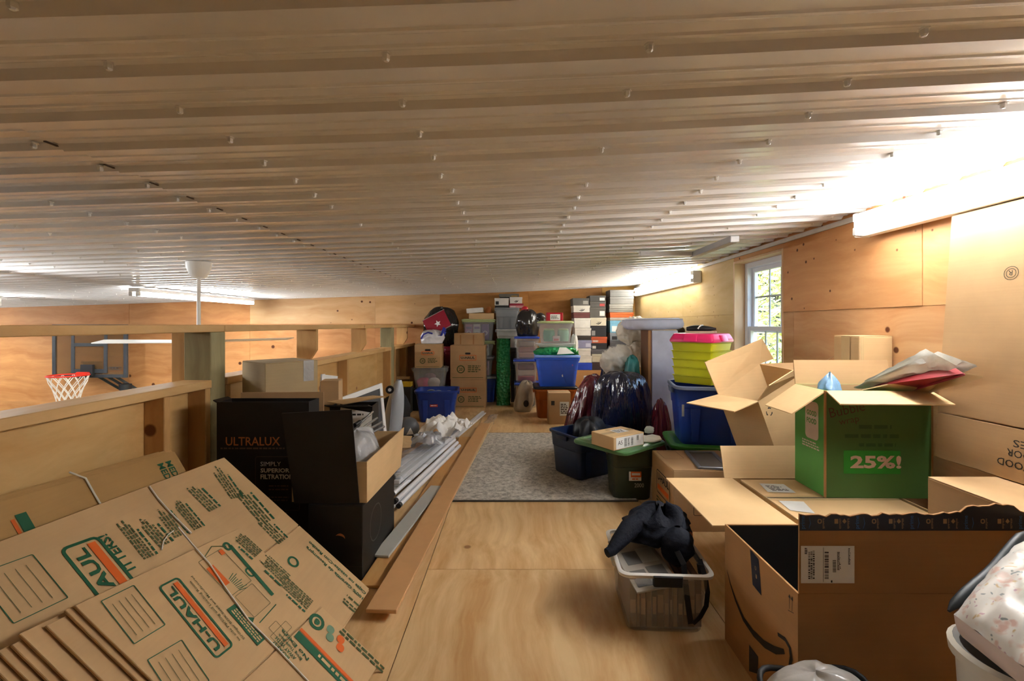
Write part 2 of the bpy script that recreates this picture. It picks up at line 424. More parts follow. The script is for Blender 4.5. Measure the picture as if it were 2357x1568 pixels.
# window wall
WY0, WY1, WZ0, WZ1 = 3.175, 3.90, .74, 1.684
wr = struct('wall_right')
def sheet_r(y0, y1, z0, z1, m, k=0): MB().box(XR-.001*k, XR+.018, y0+.0012, y1-.0012, z0+.0012, z1-.0012).build('plywood_sheet', m, wr)
sheet_r(2.09, WY0, 1.235, 1.95, M_wallR, 3); sheet_r(-.35, 2.09, 1.235, 1.95, M_wallR); sheet_r(YF, -.35, 1.235, 1.95, M_wallR)
sheet_r(WY0, WY1, WZ1, 1.95, M_wallR); sheet_r(WY1, 5.1, 1.235, 1.95, M_wallY); sheet_r(5.1, YB, 1.235, 1.95, M_wallY)
sheet_r(WY1, 5.1, 0, 1.235, M_wallY); sheet_r(5.1, YB, 0, 1.235, M_wallY); sheet_r(WY0, WY1, 0, WZ0, M_wallR)
M_wallRl = wood('plywood_side_light', '#dcae7c', '#c08552', 'Y', 1.5)
sheet_r(.6, 3.06, 0, 1.235, M_wallRl); sheet_r(YF, .6, 0, 1.235, M_wallRl); sheet_r(3.06, WY0, 0, 1.235, M_wallRl)
for b in ((YF, WY0, -.3, 2.1), (WY1, YB+.1, -.3, 2.1), (WY0, WY1, -.3, WZ0), (WY0, WY1, WZ1, 2.1)):
    MB().box(XR+.0185, XR+.17, b[0], b[1], b[2], b[3]).build('framing', M_stud, wr)

# window
win = struct('window_1')
M_vinyl = pm('#e8e8ee', .35, var=.01); M_jamb = wood('jamb_board', '#e3c3a0', '#d2a678', 'Z', 0)
d0, d1 = XR-.004, XR+.125
J = MB(); t = .018
J.box(d0, d1, WY1-t, WY1, WZ0, WZ1); J.box(d0, d1, WY0, WY0+t, WZ0, WZ1); J.box(d0, d1, WY0+t, WY1-t, WZ1-t, WZ1); J.box(d0-.02, d1, WY0+t, WY1-t, WZ0, WZ0+t)
J.build('jamb', M_jamb, win, bevel=.001)
a0, a1, b0, b1 = WY0+t, WY1-t, WZ0+t, WZ1-t
F = MB(); f = .045
x0, x1 = XR+.085, XR+.165
F.box(x0, x1, a0, a0+f, b0, b1); F.box(x0, x1, a1-f, a1, b0, b1); F.box(x0, x1, a0+f, a1-f, b1-f, b1); F.box(x0, x1, a0+f, a1-f, b0, b0+f)
F.build('window_frame', M_vinyl, win, bevel=.003)
zr = 1.115
def sash(z0, z1, xx, nm, vert, horiz):
    s_ = .036; y0_, y1_ = a0+f, a1-f
    m_ = MB(); m_.box(xx, xx+.03, y0_, y0_+s_, z0, z1); m_.box(xx, xx+.03, y1_-s_, y1_, z0, z1); m_.box(xx, xx+.03, y0_+s_, y1_-s_, z0, z0+s_); m_.box(xx, xx+.03, y0_+s_, y1_-s_, z1-s_, z1)
    o = m_.build(nm, M_vinyl, win, bevel=.003)
    g = MB()
    for y in vert: g.box(xx+.012, xx+.02, y-.007, y+.007, z0+s_, z1-s_)
    for z in horiz: g.box(xx+.011, xx+.021, y0_+s_, y1_-s_, z-.007, z+.007)
    g.build('muntin', pm('#b9bdc4', .4), o)
    MB().box(xx+.014, xx+.017, y0_+s_, y1_-s_, z0+s_, z1-s_).build('glass_pane', plain('window_glass', '#ffffff', .02, var=0, alpha=.06), o)
sash(zr-.03, b1-f, XR+.125, 'sash', [(a0+a1)/2+.06, (a0+a1)/2-.10], [1.375])
sash(b0+f, zr+.02, XR+.092, 'sash', [(a0+a1)/2+.06, (a0+a1)/2-.10], [])

# ribbed steel ceiling: two runs of sheets that lap at x = -1.22
ceiling = struct('ceiling')
PER = .172; NP = 5
prof = [(0,0),(.034,0),(.040,.0025),(.047,.0025),(.053,0),(.080,0),(.086,.0025),(.093,.0025),(.099,0),(.116,0),(.131,.015),(.154,.015),(.169,0)]
def sheet_mesh(x0, x1, dz):
    m = MB(); nx = max(2, int((x1-x0)/.35)); pts = [(k*PER+a, b) for k in range(NP) for a, b in prof]+[(NP*PER+.01, 0)]
    for i in range(nx+1):
        x = x0+(x1-x0)*i/nx
        for a, b in pts: m.v.append((x, a, ceil_h(x)-b+dz))
    q = len(pts)
    for i in range(nx):
        for j in range(q-1): m.f.append((i*q+j, (i+1)*q+j, (i+1)*q+j+1, i*q+j+1))
    me = m.mesh('steel_sheet', M_steel, smooth=20)
    return me
meR = sheet_mesh(-1.22, XR-.004, -.004); meL = sheet_mesh(XL, -1.20, .001)
y = .2
n0 = int((YB-YF)/(PER*NP))+1
for k in range(n0+1):
    yy = YB-.002-(k+1)*PER*NP
    if yy < YF-.9: break
    link('steel_sheet', meR, ceiling, (0, yy, -.0006*(k % 2))); link('steel_sheet', meL, ceiling, (0, yy, -.0006*(k % 2)))
MB().box(XL, XR+.2, YF, YB+.1, 2.12, 2.2).build('roof_deck', M_stud, ceiling)
# white hex screws through the sheets, on the purlin lines
M_screw = pm('#efefec', .35)
sm = MB(); sm.lathe([(.0105, 0), (.0105, -.003), (.0072, -.004), (.0072, -.013), (.004, -.016)], 6); me_s = sm.mesh('screw', M_screw)
far = MB(); rnd = random.Random(3)
for j in range(-19, 7):
    X = -1.27+.51*j
    if X < XL or X > XR: continue
    k = 0; yy = YB-.002
    while yy > .6:
        yy -= PER*(1 if (k % 4) else 1.0); k += 1
        if rnd.random() < .18: continue
        x = X+rnd.uniform(-.012, .012); yq = yy+.110+rnd.uniform(-.006, .006); z = ceil_h(x)-.003
        if yq < 2.7 and -1.9 < x < 1.9: link('screw', me_s, ceiling, (x, yq, z))
        elif yq < YB-.05: far.add([(x+.010, yq, z), (x, yq+.010, z), (x-.010, yq, z), (x, yq-.010, z), (x, yq, z-.015)], [(0,4,1),(1,4,2),(2,4,3),(3,4,0)])
far.build('distant_screws', M_screw, ceiling, kind='stuff')
# dark gaps of the lap joint: dark strips drawn for the shaded openings under the ribs
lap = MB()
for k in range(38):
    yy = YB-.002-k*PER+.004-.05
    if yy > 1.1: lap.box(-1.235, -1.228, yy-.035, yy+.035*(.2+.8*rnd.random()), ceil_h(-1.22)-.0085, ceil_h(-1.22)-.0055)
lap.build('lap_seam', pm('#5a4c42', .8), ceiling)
# trim along the top of the window wall and far wall
tr = MB(); tr.box(XR-.012, XR-.0025, YF, YB, ceil_h(XR)-.055, ceil_h(XR)-.026); o = tr.build('trim_1', pm('#c9c3b8', .4), None); o['kind'] = 'structure'
o = MB().box(XR-.030, XR-.0125, YF, 2.35, 1.715, ceil_h(XR)-.026).build('trim_2', M_plate, None); o['kind'] = 'structure'
# bent raceway on the ceiling
rw = thing('cable_raceway', 'pale grey cable raceway with an elbow fixed flat on the ribbed ceiling near the window', 'raceway', (1.35, 3.42, ceil_h(.93)-.025))
MB().box(-.028, .028, -.62, .03, -.04, 0).build('straight_run', pm('#b8b8b8', .4), rw, bevel=.004)
MB().box(-.42, -.028, -.028, .028, -.035, 0).build('side_run', pm('#d8d8d8', .4), rw, bevel=.004)

# ------------------------------------------------------------------ the low stud wall with its handrail
lw = struct('wall_left')
ZT = .862; PY0, PY1, QY0, QY1 = 2.36, 2.48, 5.78, 5.92
XS = XW-.092
def lumber(x0, x1, y0, y1, z0, z1, m=M_stud, nm='stud', bv=.003): return MB().box(x0, x1, y0, y1, z0, z1).build(nm, m, lw, bevel=bv)
for a, b in ((YF, 1.18), (1.183, PY0-.005)): lumber(XW-.14, XW+.008, a, b, ZT-.04, ZT, M_plate, 'top_plate')
for a, b in ((PY1+.004, QY0-.30), (QY1+.01, YB-.01)): lumber(XW-.14, XW+.008, a, b, ZT-.04, ZT, M_plate, 'top_plate')
lumber(XW-.14, XW+.008, QY0-.299, QY0-.02, ZT-.04, ZT, M_plate, 'top_plate')
for a, b in ((YF, PY0), (PY1, QY0), (QY1, YB)): lumber(XW-.092, XW, a, b, 0, .038, M_plate, 'bottom_plate')
for y in (-.6, 0, .70, 2.045, 2.318, 2.485, 3.05, 4.27, 5.735, 5.95, 6.55, 7.07): lumber(XS, XW, y, y+.038, .038, ZT-.04)
for y in (6.35,): lumber(XW-.14, XW+.1, y, y+.04, .38, .42, M_plate, 'block')
for a, b in ((YF, .6), (.6, 1.20), (1.20, 2.42), (2.42, 3.04), (3.04, 4.26), (4.26, 5.48), (5.48, YB)):
    MB().box(XS-.014, XS, a+.001, b-.001, -.25, ZT-.04).build('sheathing_panel', M_osb, lw)
for a, b in ((PY0, PY1), (QY0, QY1)):
    MB().box(XW-.142, XW-.002, a, b, -.2, EYE-.04).build('post', M_post, lw, bevel=.004)
MB().box(XW-.215, XW-.143, PY0+.01, PY0+.05, -.2, EYE-.04).build('post_cleat', M_stud, lw, bevel=.003)
for a, b in ((YF, PY1-.01), (PY1-.008, QY0+.05), (QY0+.052, YB-.01)): lumber(XW-.14, XW, a, b, EYE-.04, EYE-.002, M_plate, 'handrail')
for y in (3.60, 4.79, 6.62):
    m = MB().prism([(XW-.155, y, ZT), (XW-.055, y, ZT), (XW, y, ZT+.085), (XW, y, EYE-.04), (XW-.155, y, EYE-.04)], (0, .038, 0)); m.build('rail_bracket', M_stud, lw, bevel=.002)

# ------------------------------------------------------------------ outside the window
og = struct('ground_outside'); MB().box(2.2, 30, -12, 30, -3.0, -2.7).build('lawn', speckle('lawn', '#6f7d3a', '#a9ad62', 3, bump=.2), og)
M_leafy = pm('#c3c878', .6, var=.25, scale=1.5); M_dark = pm('#4a5a4c', .7, var=.25, scale=2); M_bark = pm('#5b4a3a', .8)
def tree(name, label, x, y, h, r, n, ml, seed, thin=False, leaf=.10):
    rr = random.Random(seed); t_ = thing(name, label, 'tree', (x, y, -2.7), group=None)
    m = MB(); m.tube([(0,0,0), (.03,0,h*.4), (0,.05,h*.97)], [.12, .09, .02], 7)
    for k in range(16):
        z = h*(.3+.65*k/16); a = rr.random()*6.28; L = r*(1-.6*k/16)
        m.tube([(0,0,z), (math.cos(a)*L*.9, math.sin(a)*L*.9, z+(.35 if not thin else -.1))], [.03, .008], 5)
    m.build('trunk', M_bark, t_)
    q = MB()
    for k in range(n):
        u = rr.random(); z = h*(.22+.78*u)
        rad = r*(1-u)**.7*(.35+.65*rr.random()**.5) if thin else r*math.sqrt(max(.02, 1-(2*u-.9)**2/1.25))*rr.random()**.4
        a = rr.random()*6.283; p = V((math.cos(a)*rad, math.sin(a)*rad, z)); d = V((rr.gauss(0,1), rr.gauss(0,1), rr.gauss(0,1))).normalized(); e = d.orthogonal().normalized()
        s_ = leaf*(.6+rr.random()*.8)
        q.add([p-d*s_, p+e*s_*.35, p+d*s_, p-e*s_*.35], [(0,1,2,3)])
    q.build('foliage', ml, t_, fix=False, kind='stuff')
tree('leafy_tree', 'sunlit yellow green leafy tree filling most of the window view', 6.2, 9.4, 5.2, 2.3, 9000, M_leafy, 1)
tree('conifer', 'dark conifer rising behind the leafy tree in the upper window panes', 8.4, 14.6, 8.2, 2.1, 7000, M_dark, 2, True, .16)
tree('garden_shrub', 'pale green shrub seen through the lower window sash', 4.2, 6.3, 3.5, 1.25, 5000, pm('#a3ad62', .6, var=.3, scale=2), 3, leaf=.07)

# ================================================================== LIGHT FITTINGS
def strip_light(label, loc, L, rx=0, group=None, tubes=2, axis='Y', side=True, lamp=None):
    """wall strip light: channel behind, two tubes, lampholders; runs along Y, sticks out towards -X (side) or down"""
    t_ = thing('strip_light', label, 'light', loc, group=group); lamp = lamp or (M_tube if side else M_tube3)
    if side:
        MB().box(-.058, 0, 0, L, -.058, .058).build('channel', M_white, t_, bevel=.004)
        tz = (-.036, .036); tx = -.080
        for z in tz:
            MB().tube([(tx, .03, z), (tx, L-.03, z)], .019, 10).build('lamp_tube', lamp, t_, smooth=40)
            for y in (.012, L-.012): MB().box(tx-.02, -.058, y-.012, y+.012, z-.02, z+.02).build('lampholder', pm('#d9d6cf', .4), t_, bevel=.004)
        for y in (-.012, L+.002): MB().box(-.085, 0, y, y+.010, -.062, .062).build('end_cap', pm('#cfccc4', .45), t_, bevel=.006)
    else:
        MB().box(-.055, .055, 0, L, -.04, 0).build('channel', M_white, t_, bevel=.004)
        for x in (-.035, .035):
            MB().tube([(x, .03, -.062), (x, L-.03, -.062)], .018, 10).build('lamp_tube', lamp, t_, smooth=40)
            for y in (.012, L-.012): MB().box(x-.02, x+.02, y-.012, y+.012, -.084, -.04).build('lampholder', pm('#d9d6cf', .4), t_, bevel=.004)
    return t_
strip_light('two tube strip light high on the window wall above the tall folded carton', (XR-.032, 1.12, 1.662), 1.23)
strip_light('two tube strip light high on the wall beyond the window, over the foam mattress', (XR-.004, 4.58, 1.632), 2.22, lamp=M_tube2)
zc = lambda x: ceil_h(x)-.029
strip_light('lit ceiling strip light behind the white fan rod', (-3.88, 4.62, zc(-3.94)), 2.05, side=False)
strip_light('nearer ceiling strip light over the shop side, in line with the one behind the fan', (-3.88, 1.30, zc(-3.94)), 2.05, side=False)
strip_light('unseen ceiling strip light added over the shop side, out beyond the fan', (-8.6, 4.62, zc(-8.66)), 2.05, side=False)  # added lamp out of view, there to raise the ambient light
strip_light('ceiling strip light over the shop side before the hoop, cut by the frame', (-6.1, 3.3, zc(-6.16)), 2.05, side=False)

# ------------------------------------------------------------------ ceiling fan
fan = thing('ceiling_fan', 'white ceiling fan hanging on a long rod beyond the low wall', 'fan', (-2.23, 3.2, ceil_h(-2.23)-.018))
MB().lathe([(.078, 0), (.078, -.03), (.062, -.075), (.05, -.10), (.03, -.115)], 20).build('canopy', M_white, fan, smooth=40)
MB().tube([(0,0,-.10), (0,0,-.50)], .013, 10).build('rod', M_white, fan, smooth=40)
MB().lathe([(.03, -.48), (.09, -.50), (.115, -.53), (.115, -.585), (.08, -.615), (.03, -.62)], 20).build('motor', M_white, fan, smooth=40)
for a in (181, 301, 61):
    A = math.radians(a); c, s_ = math.cos(A), math.sin(A)
    M = Matrix(((c,-s_,0,0),(s_,c,0,0),(0,0,1,-.555),(0,0,0,1)))
    MB().add([(.10,-.05,.008),(.68,-.07,.010),(.70,-.05,.010),(.70,.05,-.008),(.68,.06,-.008),(.10,.05,-.006)]+[(.10,-.05,.002),(.68,-.07,.004),(.70,-.05,.004),(.70,.05,-.014),(.68,.06,-.014),(.10,.05,-.012)],
        [(0,1,2,3,4,5),(11,10,9,8,7,6)]+[(k,(k+1)%6+0,(k+1)%6+6,k+6) for k in range(6)], M).build('blade', M_white, fan)

# ------------------------------------------------------------------ basketball hoop on the far wall
hp = thing('basketball_hoop', 'basketball hoop with clear backboard, red rim and white net on the far wall', 'hoop', (-6.395, 6.82, .35))
M_hf = pm('#3d4248', .45)
bw, bh = 1.12, .80
m = MB(); fr = .05
m.box(-bw/2, -bw/2+fr, 0, .035, 0, bh); m.box(bw/2-fr, bw/2, 0, .035, 0, bh); m.box(-bw/2+fr, bw/2-fr, 0, .035, 0, fr); m.box(-bw/2+fr, bw/2-fr, 0, .035, bh-fr, bh); m.build('backboard_frame', M_hf, hp, bevel=.003)
MB().box(-bw/2+fr, bw/2-fr, .012, .022, fr, bh-fr).build('backboard', plain('smoky_acrylic', '#8b6a48', .12, var=.02, spec=.8, alpha=.5), hp)
m = MB(); q0, q1, r0, r1 = -.27, .27, .07, .52
m.box(q0, q0+.05, -.006, .011, r0, r1); m.box(q1-.05, q1, -.006, .011, r0, r1); m.box(q0+.05, q1-.05, -.006, .011, r0, r0+.06); m.box(q0+.05, q1-.05, -.006, .011, r1-.05, r1)
m.box(q0, q0+.045, -.003, .011, r1, bh-fr); m.box(q1-.045, q1, -.003, .011, r1, bh-.05); m.build('target_square', M_hf, hp, bevel=.002)
m = MB(); m.box(-.09, .09, -.05, -.006, .03, .20); m.box(-.05, .05, -.14, -.05, .045, .075); m.box(-.12, .12, .025, .09, .05, .24); m.build('bracket', pm('#26282b', .5), hp, bevel=.004)
RC = V((0.04, -.36, .075)); RR = .225
MB().tube([RC+V((RR*math.cos(2*PI*k/28), RR*math.sin(2*PI*k/28), 0)) for k in range(28)], .011, 8, closed=True).build('rim', pm('#d8301c', .4), hp, smooth=50)
MB().box(-.05, .13, -.16, -.125, .05, .10).build('rim_plate', pm('#d8301c', .4), hp, bevel=.004)
net = MB(); NS = 12; rows = [(0, RR), (-.09, .20), (-.18, .165), (-.26, .14), (-.34, .125), (-.40, .12)]
for k in range(NS):
    for sgn in (1, -1):
        net.tube([RC+V((r*math.cos(2*PI*(k+sgn*.5*i)/NS), r*math.sin(2*PI*(k+sgn*.5*i)/NS), z)) for i, (z, r) in enumerate(rows)], .0055, 5)
net.build('net', pm('#e9e4dc', .8), hp)
for x in (.10, .24, .36): MB().bar((x-.02, .05, .02), (x+.16, .29, -.24), .035, .035).build('support_arm', pm('#202225', .5), hp)
m = MB(); m.lathe([(.05, -.2), (.08, -.19), (.08, -.11), (.04, -.10)], 14, (.44, .12, 0)); m.build('counterweight', pm('#202225', .5), hp, smooth=40)
pr = Print((.28, -.0, .12), (1,0,0), (0,0,1)); pr.ring(M_hf, .0, .0, .21, .045, .02, .006); pr.scribble(M_hf, .02, .008, .17, .03, 1, 4); pr.build(hp, 'badge')

# ================================================================== BUILDERS FOR BOXES, TOTES AND BAGS
def open_box(m, w, d, h, t=.006, bottom=True):
    x, y = w/2, d/2
    m.box(-x, x, -y, -y+t, 0, h); m.box(-x, x, y-t, y, 0, h); m.box(-x, -x+t, -y+t, y-t, 0, h); m.box(x-t, x, -y+t, y-t, 0, h)
    if bottom: m.box(-x+t, x-t, -y+t, y-t, 0, t)
    return m
def flap_mb(side, w, d, h, L, ang, t=.005, taper=.0, skew=0):
    """a carton flap hinged at the rim: ang 0 stands up, 90 lies out flat, beyond that hangs"""
    a = math.radians(ang); c, s_ = math.cos(a), math.sin(a); x, y = w/2, d/2
    if side == 'F': o, u, v = V((-x,-y,h)), V((w,0,0)), V((0,-s_*L,c*L))
    if side == 'B': o, u, v = V((x,y,h)), V((-w,0,0)), V((0,s_*L,c*L))
    if side == 'L': o, u, v = V((-x,y,h)), V((0,-d,0)), V((-s_*L,0,c*L))
    if side == 'R': o, u, v = V((x,-y,h)), V((0,d,0)), V((s_*L,0,c*L))
    un = u.normalized(); n = u.cross(v).normalized()*t
    p = [o+un*.002, o+u-un*.002, o+u+v-un*(taper+.002)+un*skew, o+v+un*(taper+.002)+un*skew]
    return MB().hexa(p+[q+n for q in p])
def carton(label, x, y, z, w, d, h, rz=0, flaps=None, mat=None, cat='box', name='cardboard_box', group=None, tape=True, gap=True):
    mat = mat or M_kraft
    t_ = thing(name, label, cat, (x, y, z), rz, group)
    if flaps is None:
        MB().box(-w/2, w/2, -d/2, d/2, 0, h-.004).build('body', mat, t_, bevel=.003)
        for s_ in (-1, 1):
            m = MB(); m.box(-w/2+.001, w/2-.001, (.0012 if s_ > 0 else -d/2+.001), (d/2-.001 if s_ > 0 else -.0012), h-.004, h); m.build('flap', mat, t_, bevel=.001)
        if tape:
            m = MB(); m.box(-w/2-.001, w/2+.001, -.025, .025, h, h+.0008); m.box(-w/2-.0012, -w/2-.0002, -.025, .025, h-.06, h+.0008); m.box(w/2+.0002, w/2+.0012, -.025, .025, h-.06, h+.0008); m.build('tape', M_tape, t_)
    else:
        open_box(MB(), w, d, h).build('body', mat, t_)
        for f in flaps:
            flap_mb(f[0], w, d, h, f[1], f[2], taper=f[3] if len(f) > 3 else 0, skew=f[4] if len(f) > 4 else 0).build('flap', mat, t_)
    return t_
def lid_mb(w, d, h=.03, r=.04, lip=.012):
    m = MB(); m.loft([rrect(w+lip, d+lip, r, 0), rrect(w+2*lip, d+2*lip, r+.005, .006), rrect(w+2*lip, d+2*lip, r+.005, h*.6), rrect(w+lip, d+lip, r, h*.8), rrect(w-.01, d-.01, r*.9, h*.8), rrect(w-.03, d-.03, r*.9, h), rrect(w-.07, d-.07, r*.7, h), rrect(w-.09, d-.09, r*.7, h*.75)])
    return m
def tote(label, x, y, z, w, d, h, rz=0, mat=None, lid=None, taper=.05, r=.04, cat='tote', name='storage_tote', group=None, lid_h=.03, ribs=2, band=.62, rimmat=None, wall=.004, handle=True):
    """moulded storage tote: tapered hollow body with a step, rolled rim, moulded ribs, grips and, where given, a lid"""
    t_ = thing(name, label, cat, (x, y, z), rz, group)
    tp = lambda k: 1-taper*2*(1-k)
    L = []
    hb = h-(lid_h*.75 if lid else 0)
    for k, e in ((0, -.012), (.03, 0), (band, .0), (band+.015, .008), (.9, .008)):
        L.append(rrect(w*tp(k)+e-.02, d*tp(k)+e-.02, r, hb*k))
    L.append(rrect(w-.01, d-.01, r, hb*.92))
    inner = [rrect(w-.012-wall*2, d-.012-wall*2, r, hb*.99), rrect(w*tp(.03)-.03, d*tp(.03)-.03, r, hb*.03+.006)]
    m = MB(); m.loft(L+[rrect(w-.012, d-.012, r, hb*.99)]+inner); m.build('body', mat, t_, smooth=35)
    m = MB(); m.loft([rrect(w-.008, d-.008, r, hb*.93), rrect(w+.012, d+.012, r+.006, hb*.94), rrect(w+.016, d+.016, r+.008, hb*.985), rrect(w+.004, d+.004, r+.004, hb), rrect(w-.014, d-.014, r, hb*.995)], False, False); m.build('rim', rimmat or mat, t_, smooth=50)
    if ribs:
        for k in range(ribs):
            xx = (k-(ribs-1)/2)*w*.5/max(ribs-1, 1)
            for sy in (-1, 1):
                y0 = d*tp(.05)/2-.012; y1 = d*tp(band)/2-.008
                m = MB(); m.hexa([(xx-.02, sy*y0, hb*.06), (xx+.02, sy*y0, hb*.06), (xx+.02, sy*(y0+.008), hb*.06), (xx-.02, sy*(y0+.008), hb*.06), (xx-.03, sy*y1, hb*band), (xx+.03, sy*y1, hb*band), (xx+.03, sy*(y1+.01), hb*band), (xx-.03, sy*(y1+.01), hb*band)]); m.build('rib', mat, t_)
    if handle:
        for sx in (-1, 1):
            MB().loft([rrect(.018, .12, .006, hb*.84, 2, sx*(w/2+.003), 0), rrect(.022, .13, .006, hb*.94, 2, sx*(w/2+.006), 0)]).build('grip', rimmat or mat, t_, smooth=40)
    if lid:
        m = lid_mb(w, d, lid_h, r); o = m.build('lid', lid, t_, smooth=35); o.location = (0, 0, hb)
    return t_
def blob(rx, ry, h, seed=0, lump=.12, folds=10, fold=.05, n=40, top=.55, neck=None, lean=(0,0)):
    """a soft bag sitting flat on its base"""
    so = V((seed*7.3, seed*3.1, seed*1.7))
    def fn(u, v):
        a = 2*PI*v
        if u < .06: rad = .84*(u/.06); z = 0
        else:
            t = (u-.06)/.94; ph = t*PI/2
            rad = max(0, math.cos(ph))**top*(.84+.16*min(1, t*4)); z = math.sin(ph)**.85
            if neck and t > neck: rad = rad*.4+.10
            if t > .995: rad = 0
        d = V((math.cos(a)*1.3, math.sin(a)*1.3, z*1.6))+so
        k = 1+lump*2*noise.noise(d)+lump*noise.noise(d*2.3)
        rg = noise.noise(V((math.cos(a)*folds*.32, math.sin(a)*folds*.32, z*1.1))+so); rg2 = noise.noise(V((math.cos(a)*folds*.7, math.sin(a)*folds*.7, z*2.2))-so)
        k += fold*(5.0*(.26-abs(rg))+3.0*(.22-abs(rg2)))*(.35+.65*z)*min(1, u*6)
        zz = h*z*(1+lump*.8*noise.noise(d*1.3+V((9,9,9)))*(1 if z > .3 else 0))
        return (rx*rad*k*math.cos(a)+lean[0]*z, ry*rad*k*math.sin(a)+lean[1]*z, max(0, zz))
    return MB().grid(fn, n, n+12, wrap=True)
def bag(name, label, x, y, z, rx, ry, h, mat, seed=0, cat='bag', rz=0, tie=True, group=None, **k):
    t_ = thing(name, label, cat, (x, y, z), rz, group)
    blob(rx, ry, h, seed, **k).build('body', mat, t_, smooth=70)
    if tie:
        m = MB(); so = seed
        def fn(u, v):
            a = 2*PI*v; r_ = (.018+.05*u**1.4)*(1+.35*math.sin(a*5+so)); return (r_*math.cos(a)+k.get('lean', (0,0))[0], r_*math.sin(a)+k.get('lean', (0,0))[1], h*.97+.07*u*(1+.3*math.sin(a*3+so)))
        m.grid(fn, 6, 24, wrap=True); m.build('gathered_neck', mat, t_, smooth=70)
    return t_

def bagmat(name, col, rough):                             # thin shiny film gathered into long creases
    m, t, n, l, b = nt(name)
    tc = n.new('ShaderNodeTexCoord'); mp = n.new('ShaderNodeMapping'); mp.inputs['Scale'].default_value = (17, 17, 2.6); l.new(tc.outputs['Object'], mp.inputs[0])
    nz = n.new('ShaderNodeTexNoise'); nz.inputs['Scale'].default_value = 1; nz.inputs['Detail'].default_value = 3; l.new(mp.outputs[0], nz.inputs['Vector'])
    bp = n.new('ShaderNodeBump'); bp.inputs['Strength'].default_value = .9; bp.inputs['Distance'].default_value = .035
    l.new(nz.outputs[0], bp.inputs['Height']); l.new(bp.outputs[0], b.inputs['Normal'])
    b.inputs['Base Color'].default_value = S(col); b.inputs['Roughness'].default_value = rough; b.inputs['Specular IOR Level'].default_value = 1.0
    return m
P_blue = plain('tote_blue', '#1f3f9a', .38, var=.03, spec=.5); P_blue2 = plain('tote_royal', '#2f5fd8', .36, var=.03, spec=.5)
P_navy = plain('tote_navy', '#1a2c52', .36, var=.03, spec=.5); P_gtote = plain('tote_forest', '#343f2e', .35, var=.04, spec=.5)
P_glid = plain('lid_green', '#4f7a4a', .28, var=.04, spec=.6); P_glid2 = plain('lid_grass', '#3f8a34', .35, var=.03)
P_lime = plain('bin_lime', '#c3c21a', .4, var=.03, spec=.5); P_pink = plain('lid_pink', '#df2a66', .32, var=.03, spec=.5)
P_frost = plain('frosted_plastic', '#d6dade', .35, var=.05, spec=.5, alpha=.22); P_lidg = plain('lid_pale_green', '#bcca90', .4, var=.03)
P_lidb = plain('lid_blue', '#3b57c0', .38, var=.03); P_grey = plain('tote_grey', '#8f9396', .4, var=.03)
B_navy = bagmat('bag_navy', '#141b38', .14); B_black = bagmat('bag_black', '#17181b', .2)
B_maroon = bagmat('bag_maroon', '#6d1b2c', .18)

# ================================================================== RUG
rug = thing('rug', 'grey flecked wool rug lying on the plywood floor of the aisle', 'rug', (.19, 3.86, 0))
M_rug = speckle('wool_rug', '#8f8a82', '#dcd6cb', 30, bump=.7, cc='#bfb8ad')
MB().grid(lambda u, v: (-.60+1.20*v, -.915+1.83*u, .012+.0025*noise.noise(V((u*30, v*20, 0)))), 60, 40).build('pile', M_rug, rug, smooth=60)
MB().box(-.60, .60, -.915, .915, .001, .009).build('backing', pm('#57524b', .9), rug)
m = MB(); m.tube([(-.60,-.915,.008), (.60,-.915,.008), (.60,.915,.008), (-.60,.915,.008)], .006, 6, closed=True); m.build('bound_edge', pm('#4b4740', .9), rug)

# ================================================================== RIGHT FOREGROUND
# --- big carton with the torn flap
AW, AD, AH = .74, .43, .42
am = thing('cardboard_box', 'large open brown carton in front, torn dark taped flap and curved arrow print', 'box', (.765+AW/2, 1.233+AD/2, 0))
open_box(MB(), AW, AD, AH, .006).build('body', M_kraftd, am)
MB().box(-AW/2+.007, AW/2-.007, -AD/2+.007, AD/2-.007, .0065, .009).build('bottom_shade', M_black, am)  # shade on the carton bottom, painted black
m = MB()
open_box(m, AW-.0125, AD-.0125, AH-.012, .001, False); o = m.build('lining', pm('#151311', .8), am); o.location = (0, 0, .009); o['label'] = 'shaded inside, painted black'  # black inner walls stand in for the shade inside the carton
r_ = random.Random(5)
edge = [(-AW/2+.003, .637)]
xx = -AW/2+.02
while xx < AW/2-.01:
    t_ = (xx+AW/2)/.55
    base = .632+.010*t_+(.020 if .455 < xx+AW/2 < .60 else 0)
    edge.append((xx, base+r_.uniform(-.004, .004))); xx += r_.uniform(.008, .02)
edge.append((AW/2-.003, .64))
fl = MB(); yf = -AD/2
A = [(-AW/2+.003, yf, AH+.001), (AW/2-.003, yf, AH+.001)]+[(a, yf-.002, b) for a, b in edge[::-1]]
fl.prism(A, (0, .005, 0)); o = fl.build('flap', M_kraftd, am); o['label'] = 'front flap standing up, its top edge torn'
M_navyink = pm('#1c2333', .35, spec=.6); M_sky = pm('#3f6fa8', .6); M_tan = pm('#a88a66', .7)
pr = Print((-AW/2, yf-.002, 0), (1,0,0), (0,0,1), lift=.0006)
for (a, b), (c, d) in zip(edge, edge[1:]): pr.poly(M_navyink, [(a+AW/2, .592), (c+AW/2, .592), (c+AW/2, d-.002), (a+AW/2, b-.002)])
u = .002; k = 0
